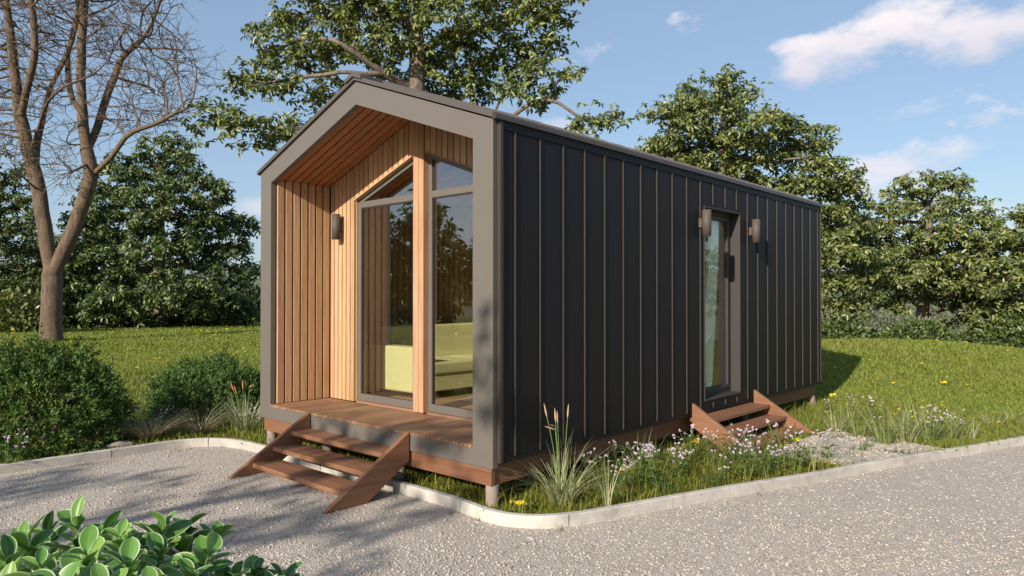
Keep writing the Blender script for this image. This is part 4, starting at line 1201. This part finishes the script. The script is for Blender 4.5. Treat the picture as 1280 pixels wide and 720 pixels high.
# ---- wildflowers
def wildflower(label, x, y, h, nst, heads, mat, group, rz_=0, name='wildflower'):
    o = empty(name, (x, y, height([(x, y)])[0] - .01), label, 'flower', group, rz_)
    b = MB(); hb = []; hd = []
    lv_b = []; lv_d = []; lv_l = []
    for s in range(nst):
        a_ = rng.uniform(0, 6.28); e_ = rng.uniform(.03, .2) * h / .4; ht = h * rng.uniform(.55, 1.1)
        P = [np.array((math.cos(a_) * e_ * t ** 1.4, math.sin(a_) * e_ * t ** 1.4, ht * t)) for t in np.linspace(0, 1, 5)]
        tube_pts(b, P, [.003, .0026, .002, .0018, .0014], 4)
        for k in range(7):
            t = rng.uniform(.05, .85); q = P[0] + (P[-1] - P[0]) * t
            lv_b.append(q); a2 = rng.uniform(0, 6.28); lv_d.append((math.cos(a2), math.sin(a2), rng.uniform(-.1, .9))); lv_l.append(rng.uniform(.05, .12))
        ends = [P[-1]]
        for k in range(heads - 1):
            q = P[3] + rng.normal(0, .035, 3) * [1, 1, .5] + [0, 0, ht * .16]; tube_pts(b, [P[3], q], [.0016, .0012], 4); ends.append(q)
        for q in ends:
            for k in range(13):
                hb.append(q + rng.normal(0, .003, 3)); v_ = rng.normal(0, 1, 3); v_[2] = abs(v_[2]) * .8; hd.append(v_)
    b.build('stem', M['stem_green'], o)
    lv_l = np.array(lv_l)
    leaves_mesh('leaves', np.array(lv_b), np.array(lv_d), np.tile([0, 0, 1.], (len(lv_b), 1)) + rng.normal(0, .3, (len(lv_b), 3)), lv_l, lv_l * .14, M['greenblade'], o)
    n = len(hb); ls = rng.uniform(.010, .016, n)
    leaves_mesh('blossoms', np.array(hb), np.array(hd), rng.normal(0, 1, (n, 3)), ls, ls * .7, mat, o)
    return o
for k in range(24):
    px, py = rng.uniform(730, 1020), rng.uniform(565, 618); p = on_ground(px, py, .05)
    if in_poly(np.array([p[:2]]), GP)[0] or np.min(np.hypot(*(KP - p[:2]).T)) < .1: continue
    grass_clump('green grass tuft among the pink wildflowers before the side steps', p[0], p[1], 34, rng.uniform(.2, .36), .07, M['greenblade'], .007, (.1, .9), 0, group='grass tufts among the wildflowers') if k % 3 else grass_clump('thin pale grass tuft among the pink wildflowers before the side steps', p[0], p[1], 14, rng.uniform(.3, .46), .05, M['tallblade'], .0055, (.1, .8), 0, group='pale grass tufts among the wildflowers')
protos = []
def place_flower(px, py, i, hmul=1.0, grp='pink wildflowers in front of the side steps', lab='slender pale pink wildflower in the bed between kerb and side steps'):
    p = on_ground(px, py, .05)
    if i < 5:
        o = wildflower(lab, p[0], p[1], .36, 5, 2, M['petal_pink'], grp); protos.append(o)
    else:
        o = copy_tree(protos[i % 5]); o.location = (p[0], p[1], height([p[:2]])[0] - .01); o['label'] = lab; o['group'] = grp
    o.rotation_euler = (0, 0, rng.uniform(0, 6.28)); s = hmul * rng.uniform(.85, 1.2); o.scale = (s, s, s)
fl = []
for k in range(24):
    while True:
        px = rng.uniform(790, 1035); py = rng.uniform(558 if px < 960 else 572, 620)
        p = on_ground(px, py, .05)
        if not in_poly(np.array([p[:2]]), GP)[0] and p[0] > .25 and np.min(np.hypot(*(KP - p[:2]).T)) > .12: break
    fl.append((px, py))
for i, (px, py) in enumerate(fl): place_flower(px, py, i, .8 + .3 * rng.random())
for i, (px, py) in enumerate([(735, 600), (748, 612), (772, 590), (720, 585), (770, 622), (790, 610)]):
    place_flower(px, py, 5 + i, .8, 'pink wildflowers beside the plumed grass', 'pale pink wildflower beside the plumed grass at the cabin corner')
for i, (px, py) in enumerate([(150, 545), (170, 540), (205, 545), (222, 528), (140, 530), (310, 540), (322, 545), (250, 520), (235, 515)]):
    place_flower(px, py, 6 + i, 1.0, 'pink wildflowers by the left kerb', 'pale pink wildflower between the left kerb and the conifer bushes')
for i, (px, py) in enumerate([(8, 585), (22, 580), (3, 575)]):
    place_flower(px, py, 7 + i, .8, 'pink wildflowers below the round bush', 'pale pink wildflower at the foot of the round conifer bush, left')
for i, (px, py) in enumerate([(1100, 552), (1165, 556), (1175, 550), (1195, 552), (1090, 530), (1060, 520), (1035, 520), (1150, 545)]):
    place_flower(px, py, 8 + i, .9, 'pink wildflowers among the tall grass', 'pale pink wildflower among the tall grass tufts right of the steps')

def yellow_flower(px, py, label, size=.034):
    p = on_ground(px, py, .11)
    o = empty('yellow_flower', (p[0], p[1], height([p[:2]])[0] - .005), label, 'flower')
    b = MB(); tube_pts(b, [(0, 0, 0), (.004, 0, .04), (0, .003, .085)], .003, 5); b.build('stem', M['stem_green'], o)
    n = 46; d = rng.normal(0, 1, (n, 3)); d[:, 2] = np.abs(d[:, 2]) * .7
    off = rng.normal(0, .018, (n, 3)) * [1, 1, .3] + [0, 0, .088]
    ls = size * rng.uniform(.6, 1.1, n)
    leaves_mesh('blossoms', off, d, rng.normal(0, .4, (n, 3)) + [0, 0, 1], ls, ls * .6, M['petal_yellow'], o)
    n = 10; a_ = rng.uniform(0, 6.28, n)
    leaves_mesh('leaves', np.zeros((n, 3)), np.c_[np.cos(a_), np.sin(a_), np.full(n, .5)], np.tile([0, 0, 1.], (n, 1)), np.full(n, .09), np.full(n, .025), M['greenblade'], o)
yellow_flower(648, 634, 'yellow flower in the grass at the cabin corner beside the pile')
yellow_flower(784, 592, 'yellow flower in the grass below the long wall near the plumed grass')
yellow_flower(869, 555, 'yellow flower beside the near stringer of the side steps', .022)
yellow_flower(996, 553, 'yellow flower at the foot of the far stringer of the side steps', .022)
yellow_flower(1180, 484, 'large yellow flower out on the right lawn', .06)
yellow_flower(1041, 497, 'yellow flower in the cabin shadow edge behind the rear corner', .045)

for k, i in enumerate(rng.choice(np.arange(80, 330), 14, replace=False)):
    q = KP[i] - KN[i] * rng.uniform(.03, .16)
    if -2.7 < q[0] < -.9: continue
    n_ = int(rng.integers(5, 14)); o = empty('weed_tuft', (q[0], q[1], 0), 'tiny green weed tuft growing out of the gravel along the kerb', 'weed', 'weed tufts in the gravel by the kerb')
    V, F = blades(rng.normal(0, .018, (n_, 2)), np.zeros(n_), rng.uniform(.02, .06, n_), np.full(n_, .005), rng.uniform(.4, 1.3, n_), 3)
    np_mesh('leaves', V, F, M['greenblade'], o)

for k in range(16):
    q = (rng.uniform(.9, 2.0), rng.uniform(3.5, 4.95))
    if not in_poly(np.array([q]), path_poly)[0]: continue
    n_ = int(rng.integers(8, 26)); o = empty('weed_tuft', (q[0], q[1], .074), 'green weed tuft growing through the little gravel path by the side steps', 'weed', 'weed tufts in the gravel path')
    V, F = blades(rng.normal(0, .035, (n_, 2)), np.zeros(n_), rng.uniform(.03, .12, n_), np.full(n_, .006), rng.uniform(.4, 1.3, n_), 3)
    np_mesh('leaves', V, F, M['greenblade'], o)

# stone by the left kerb
p = on_ground(152, 560, .06)
b = bmesh.new(); bmesh.ops.create_icosphere(b, subdivisions=3, radius=1.0)
for v_ in b.verts:
    k = 1 + .25 * mnoise.noise(v_.co * 1.3) + .06 * mnoise.noise(v_.co * 5); v_.co = Vector((v_.co.x * .075 * k, v_.co.y * .14 * k, v_.co.z * .05 * k))
me = bpy.data.meshes.new('rock'); b.to_mesh(me); b.free(); me.materials.append(M['concrete_pile'])
for q in me.polygons: q.use_smooth = True
o = bpy.data.objects.new('rock', me); COL.objects.link(o); o.location = (p[0] - .05, p[1], .075); tag(o, 'flat pale stone lying behind the left kerb below the round bush', 'rock')

# ---- broadleaf shrub close to the viewpoint
m, nt, out = new_mat('pale_edged_leaf')
uv = N(nt, 'ShaderNodeAttribute'); uv.attribute_name = 'across'
i = island(nt)
c = ramp(nt, i, [(0, (.03, .09, .014)), (.5, (.105, .25, .038)), (1, (.25, .42, .08))])
c = mixc(nt, math_n(nt, 'MULTIPLY', noise(nt, coords(nt), 26, 4), .4), c, (.07, .16, .025))
vein = math_n(nt, 'LESS_THAN', uv.outputs['Fac'], .06)
edge_ = math_n(nt, 'SMOOTH_MIN', math_n(nt, 'GREATER_THAN', uv.outputs['Fac'], .86), 1.0, .1)
c = mixc(nt, math_n(nt, 'MULTIPLY', vein, .3), c, (.3, .4, .14))
c = mixc(nt, math_n(nt, 'MULTIPLY', edge_, .75), c, (.55, .62, .38))
pr = N(nt, 'ShaderNodeBsdfPrincipled'); L(nt, c, pr.inputs['Base Color']); pr.inputs['Roughness'].default_value = .38
tl = N(nt, 'ShaderNodeBsdfTranslucent'); L(nt, c, tl.inputs['Color'])
mx = N(nt, 'ShaderNodeMixShader'); mx.inputs[0].default_value = .22; L(nt, pr.outputs[0], mx.inputs[1]); L(nt, tl.outputs[0], mx.inputs[2]); L(nt, mx.outputs[0], out.inputs[0])
M['broadleaf'] = m

def broad_leaf_geo(base, d, nr, ln, wd):
    nl, na = 8, 6
    t = np.linspace(0, 1, nl + 1); s = np.linspace(-1, 1, na + 1)
    prof = np.sin(np.pi * t ** 1.18) ** .62; prof[0] = .07; prof[-1] = .0
    d = d / np.linalg.norm(d); sd = np.cross(d, nr); sd /= np.linalg.norm(sd); u = np.cross(sd, d)
    V = []; AC = []
    cv = rng.uniform(.1, .3); cup = rng.uniform(.1, .28)
    for a_, pf in zip(t, prof):
        for q in s:
            V.append(base + d * ln * a_ + sd * (wd * .5 * pf * q) + u * (ln * (-cv * a_ * a_) + wd * cup * abs(q) ** 1.5 * pf)); AC.append(abs(q))
    F = [(i * (na + 1) + j, i * (na + 1) + j + 1, (i + 1) * (na + 1) + j + 1, (i + 1) * (na + 1) + j) for i in range(nl) for j in range(na)]
    return V, F, AC
def broad_shrub(label, stems):
    c0 = np.mean([s[0] for s in stems], axis=0)
    o = empty('broadleaf_shrub', (c0[0], c0[1], 0.0), label, 'shrub')
    org = np.array([c0[0], c0[1], 0.0]); b = MB(); V = []; F = []; AC = []
    for top_, dn in stems:
        foot = np.array([c0[0] + (top_[0] - c0[0]) * .35, c0[1] + (top_[1] - c0[1]) * .35, 0.0])
        mid_ = (foot + top_) / 2 + rng.normal(0, .03, 3)
        P = [foot + (mid_ - foot) * t for t in (0, .5)] + [mid_ + (top_ - mid_) * t for t in (0, .35, .7, 1)]
        tube_pts(b, [p_ - org for p_ in P], [.008, .007, .006, .005, .004, .003], 6)
        ax = P[-1] - P[-3]; ax /= np.linalg.norm(ax)
        nL = dn
        for k in range(nL):
            t = (k / nL) ** 1.3; q = top_ - ax * .26 * t
            an = k * 2.4 + rng.normal(0, .3); e1 = np.cross(ax, [.2, .1, .97]); e1 /= np.linalg.norm(e1) + 1e-9; e2 = np.cross(ax, e1)
            dd = (e1 * math.cos(an) + e2 * math.sin(an)) * (.55 + .55 * t) + ax * (.75 - .65 * t) + rng.normal(0, .12, 3)
            nr = ax * .8 + np.array([0, 0, .6]) + rng.normal(0, .25, 3)
            ln = rng.uniform(.075, .14) * (.65 + .5 * min(1, t * 2.5)); v_, f_, ac = broad_leaf_geo(q - org, dd, nr, ln, ln * rng.uniform(.52, .66))
            oo = len(V); V += v_; AC += ac; F += [tuple(x + oo for x in q_) for q_ in f_]
    b.build('stem', M['stem_green'], o, smooth=True)
    lf = np_mesh('foliage', V, F, M['broadleaf'], o, True)
    at_ = lf.data.attributes.new('across', 'FLOAT', 'POINT'); at_.data.foreach_set('value', np.array(AC, np.float32))
    return o
stems = []
for (px, py, d_) in [(30, 672, 2.25), (95, 652, 2.35), (108, 690, 2.0), (50, 705, 1.9), (150, 668, 2.3), (160, 705, 2.0), (205, 655, 2.4), (200, 690, 2.1), (232, 660, 2.5), (262, 690, 2.3), (240, 715, 2.05), (10, 700, 2.1), (70, 735, 1.8), (130, 735, 1.85), (190, 735, 1.9), (320, 712, 2.45), (355, 722, 2.5), (290, 725, 2.3), (270, 668, 2.6), (130, 660, 2.6), (60, 665, 2.6), (180, 675, 2.6), (-30, 700, 2.2), (-60, 680, 2.4), (335, 740, 2.2), (100, 715, 2.2), (220, 730, 2.3), (10, 740, 1.9), (280, 750, 2.1), (-20, 670, 2.7)]:
    stems.append((at(px, py + 2, d_), 17))
broad_shrub('glossy broadleaf shrub with pale edged leaves in the bottom left corner close to the viewer', stems)

# ================================================================== FAR HILLS AND WOOD
m, nt, out = new_mat('hill_meadow_hazed'); v = coords(nt)
f = noise(nt, v, .09, 6); f2 = noise(nt, v, .9, 5)
c = ramp(nt, f, [(.3, (.12, .14, .075)), (.6, (.2, .21, .12)), (.8, (.26, .25, .16))])  # pale tones carry painted distance haze over the meadow green
c = mixc(nt, math_n(nt, 'MULTIPLY', f2, .5), c, (.11, .125, .08))
principled(nt, out, c, .95, 0, .1); M['hill'] = m
V = []; F = []
na, rad = 150, [62, 75, 95, 120, 150, 200, 280, 420]
hh = [-2.6, -1.4, 1.2, 4.0, 7.0, 9.5, 10, 6]
for r_, h0 in zip(rad, hh):
    for k in range(na):
        a_ = k * 2 * math.pi / na; x, y = r_ * math.cos(a_), r_ * math.sin(a_)
        V.append((x, y, h0 * (1 + .35 * mnoise.noise((math.cos(a_) * 2.2, math.sin(a_) * 2.2, .3))) + 1.0 * mnoise.noise((x * .03, y * .03, 5))))
for i in range(len(rad) - 1):
    for k in range(na): F.append((i * na + k, i * na + (k + 1) % na, (i + 1) * na + (k + 1) % na, (i + 1) * na + k))
hl = np_mesh('hills', V, F, M['hill'], None, True); tag(hl, 'haze-coloured low hills beyond the trees', 'hills', kind='structure')
# far wood on the slope: haze-coloured thin trees read as one mass
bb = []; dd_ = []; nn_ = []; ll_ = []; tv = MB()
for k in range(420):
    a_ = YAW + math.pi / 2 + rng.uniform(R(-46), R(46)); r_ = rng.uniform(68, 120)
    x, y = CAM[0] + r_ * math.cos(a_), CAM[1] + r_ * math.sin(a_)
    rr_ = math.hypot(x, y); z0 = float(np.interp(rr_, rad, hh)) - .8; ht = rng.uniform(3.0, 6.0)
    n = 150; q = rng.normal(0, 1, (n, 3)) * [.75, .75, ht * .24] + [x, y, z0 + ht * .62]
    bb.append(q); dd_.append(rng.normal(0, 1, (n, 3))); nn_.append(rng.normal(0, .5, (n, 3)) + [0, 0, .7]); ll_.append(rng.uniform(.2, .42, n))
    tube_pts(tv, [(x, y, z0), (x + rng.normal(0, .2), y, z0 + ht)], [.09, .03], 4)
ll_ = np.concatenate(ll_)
fw_ = leaves_mesh('far_wood', np.vstack(bb), np.vstack(dd_), np.vstack(nn_), ll_, ll_ * .6, M['leaf_far_hazed'], None)
tag(fw_, 'haze-coloured far wood covering the slope beyond the lawn', 'wood', kind='stuff')
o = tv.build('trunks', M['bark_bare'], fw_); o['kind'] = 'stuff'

# ================================================================== LIGHT, SKY, CAMERA
wd = bpy.data.worlds.new('World'); SC.world = wd; wd.use_nodes = True
nt = wd.node_tree
for n in list(nt.nodes): nt.nodes.remove(n)
out = nt.nodes.new('ShaderNodeOutputWorld'); bg_ = nt.nodes.new('ShaderNodeBackground'); L(nt, bg_.outputs[0], out.inputs[0])
SKY = 0.088
sky = N(nt, 'ShaderNodeTexSky', sky_type='NISHITA'); sky.sun_disc = False
sky.sun_elevation = math.asin(SUN[2]); sky.sun_rotation = math.atan2(SUN[0], SUN[1])
sky.air_density = 1.0; sky.dust_density = 1.2; sky.ozone_density = 1.1
tc = N(nt, 'ShaderNodeTexCoord'); gen = tc.outputs['Generated']
def dotn(vec):
    n = N(nt, 'ShaderNodeVectorMath', operation='DOT_PRODUCT'); L(nt, gen, n.inputs[0]); n.inputs[1].default_value = tuple(vec); return n.outputs['Value']
nz1 = N(nt, 'ShaderNodeTexNoise'); nz1.inputs['Scale'].default_value = 11; nz1.inputs['Detail'].default_value = 9; nz1.inputs['Roughness'].default_value = .56
mp = N(nt, 'ShaderNodeMapping'); mp.inputs['Scale'].default_value = (1, 1, 1.9); L(nt, gen, mp.inputs[0]); L(nt, mp.outputs[0], nz1.inputs['Vector'])
nf = nz1.outputs['Fac']
nz2 = N(nt, 'ShaderNodeTexNoise'); nz2.inputs['Scale'].default_value = 38; nz2.inputs['Detail'].default_value = 7; nz2.inputs['Roughness'].default_value = .6
L(nt, mp.outputs[0], nz2.inputs['Vector']); nf2 = nz2.outputs['Fac']
col = mixc(nt, .34, sky.outputs[0], tuple(x / SKY for x in (.36, .52, .74)))
def cloud(px, py, rx, ry, tilt=0.0, soft=.5, amt=1.0, amp=1.5, dirv=None, fine=False):
    global col
    c_ = (at(px, py, 1.0) - CAM) if dirv is None else np.array(dirv, float); c_ = c_ / np.linalg.norm(c_)
    e = np.cross(c_, [0, 0, 1.0]); e /= np.linalg.norm(e); n_ = np.cross(e, c_)
    e2 = e * math.cos(tilt) + n_ * math.sin(tilt); n2 = n_ * math.cos(tilt) - e * math.sin(tilt)
    k = FOC
    w_ = dotn(c_); inv = math_n(nt, 'DIVIDE', 1.0, math_n(nt, 'MAXIMUM', w_, .05))
    u = math_n(nt, 'MULTIPLY', math_n(nt, 'MULTIPLY', dotn(e2), inv), k / rx); v_ = math_n(nt, 'MULTIPLY', math_n(nt, 'MULTIPLY', dotn(n2), inv), k / ry)
    r2 = math_n(nt, 'ADD', math_n(nt, 'MULTIPLY', u, u), math_n(nt, 'MULTIPLY', v_, v_))
    f = math_n(nt, 'SUBTRACT', math_n(nt, 'MULTIPLY_ADD', math_n(nt, 'SUBTRACT', nf2 if fine else nf, .5), amp * 2.4, .55 if fine else .75), math_n(nt, 'MULTIPLY', r2, .75))
    f = math_n(nt, 'DIVIDE', f, soft, clamp=True)
    f = math_n(nt, 'MULTIPLY', f, amt); f = math_n(nt, 'MULTIPLY', f, math_n(nt, 'GREATER_THAN', w_, .1))
    sh = math_n(nt, 'MULTIPLY_ADD', v_, .35, .62, clamp=True)
    cc = mixc(nt, sh, tuple(x / SKY for x in (.46, .46, .56)), tuple(x / SKY for x in (.80, .74, .74)))
    col = mixc(nt, f, col, cc)
cloud(1120, 40, 135, 30, .12, .8, .95); cloud(1250, 22, 110, 34, .1, .9, .9); cloud(1030, 58, 60, 20, .1, .8, .7)
cloud(1125, 200, 78, 24, .05, .7, .75); cloud(1090, 235, 90, 22, 0, .9, .5); cloud(1247, 143, 42, 13, 0, 1.1, .55, 2, fine=True); cloud(855, 28, 26, 12, 0, 1.2, .45, 2, fine=True); cloud(735, 66, 30, 14, .5, 1.2, .4, 2, fine=True)
cloud(1232, 126, 18, 9, 0, 1.2, .4, 2, fine=True); cloud(1150, 135, 50, 9, .2, 1.3, .3, 2, fine=True); cloud(310, 262, 60, 14, 0, 1.0, .5); cloud(1265, 262, 90, 14, 0, 1.2, .45); cloud(690, 165, 70, 14, 0, 1, .4)
cloud(0, 0, 420, 60, .05, 1.2, .6, dirv=(-.75, -.6, .26)); cloud(0, 0, 500, 50, 0, 1.2, .5, dirv=(-.8, -.55, .12)); cloud(0, 0, 500, 90, 0, 1.2, .5, dirv=(.4, -.9, .5))
L(nt, col, bg_.inputs[0]); bg_.inputs[1].default_value = SKY

sd = bpy.data.lights.new('sun', 'SUN'); sd.energy = 5.0; sd.angle = R(.5); sd.color = (1.0, .91, .78)
so = bpy.data.objects.new('sun', sd); COL.objects.link(so); so.location = (5, -25, 14)
so.rotation_euler = Vector(tuple(-SUN)).to_track_quat('-Z', 'Y').to_euler()

cd = bpy.data.cameras.new('camera'); co = bpy.data.objects.new('camera', cd); COL.objects.link(co)
co.location = tuple(CAM); co.rotation_euler = (R(90) + PIT, 0, YAW)
cd.sensor_width = 36; cd.lens = 36 * FOC / 1280; cd.shift_y = SHY / 1280; cd.clip_start = .05; cd.clip_end = 2000
SC.camera = co
SC.view_settings.view_transform = 'Standard'; SC.view_settings.look = 'None'; SC.view_settings.exposure = 0.45; SC.view_settings.gamma = 1.0
try: SC.view_settings.use_curve_mapping = False
except Exception: pass
SC.render.engine = 'CYCLES'
SC.cycles.max_bounces = 8; SC.cycles.transparent_max_bounces = 12; SC.cycles.use_denoising = True
SC.cycles.caustics_reflective = False; SC.cycles.caustics_refractive = False
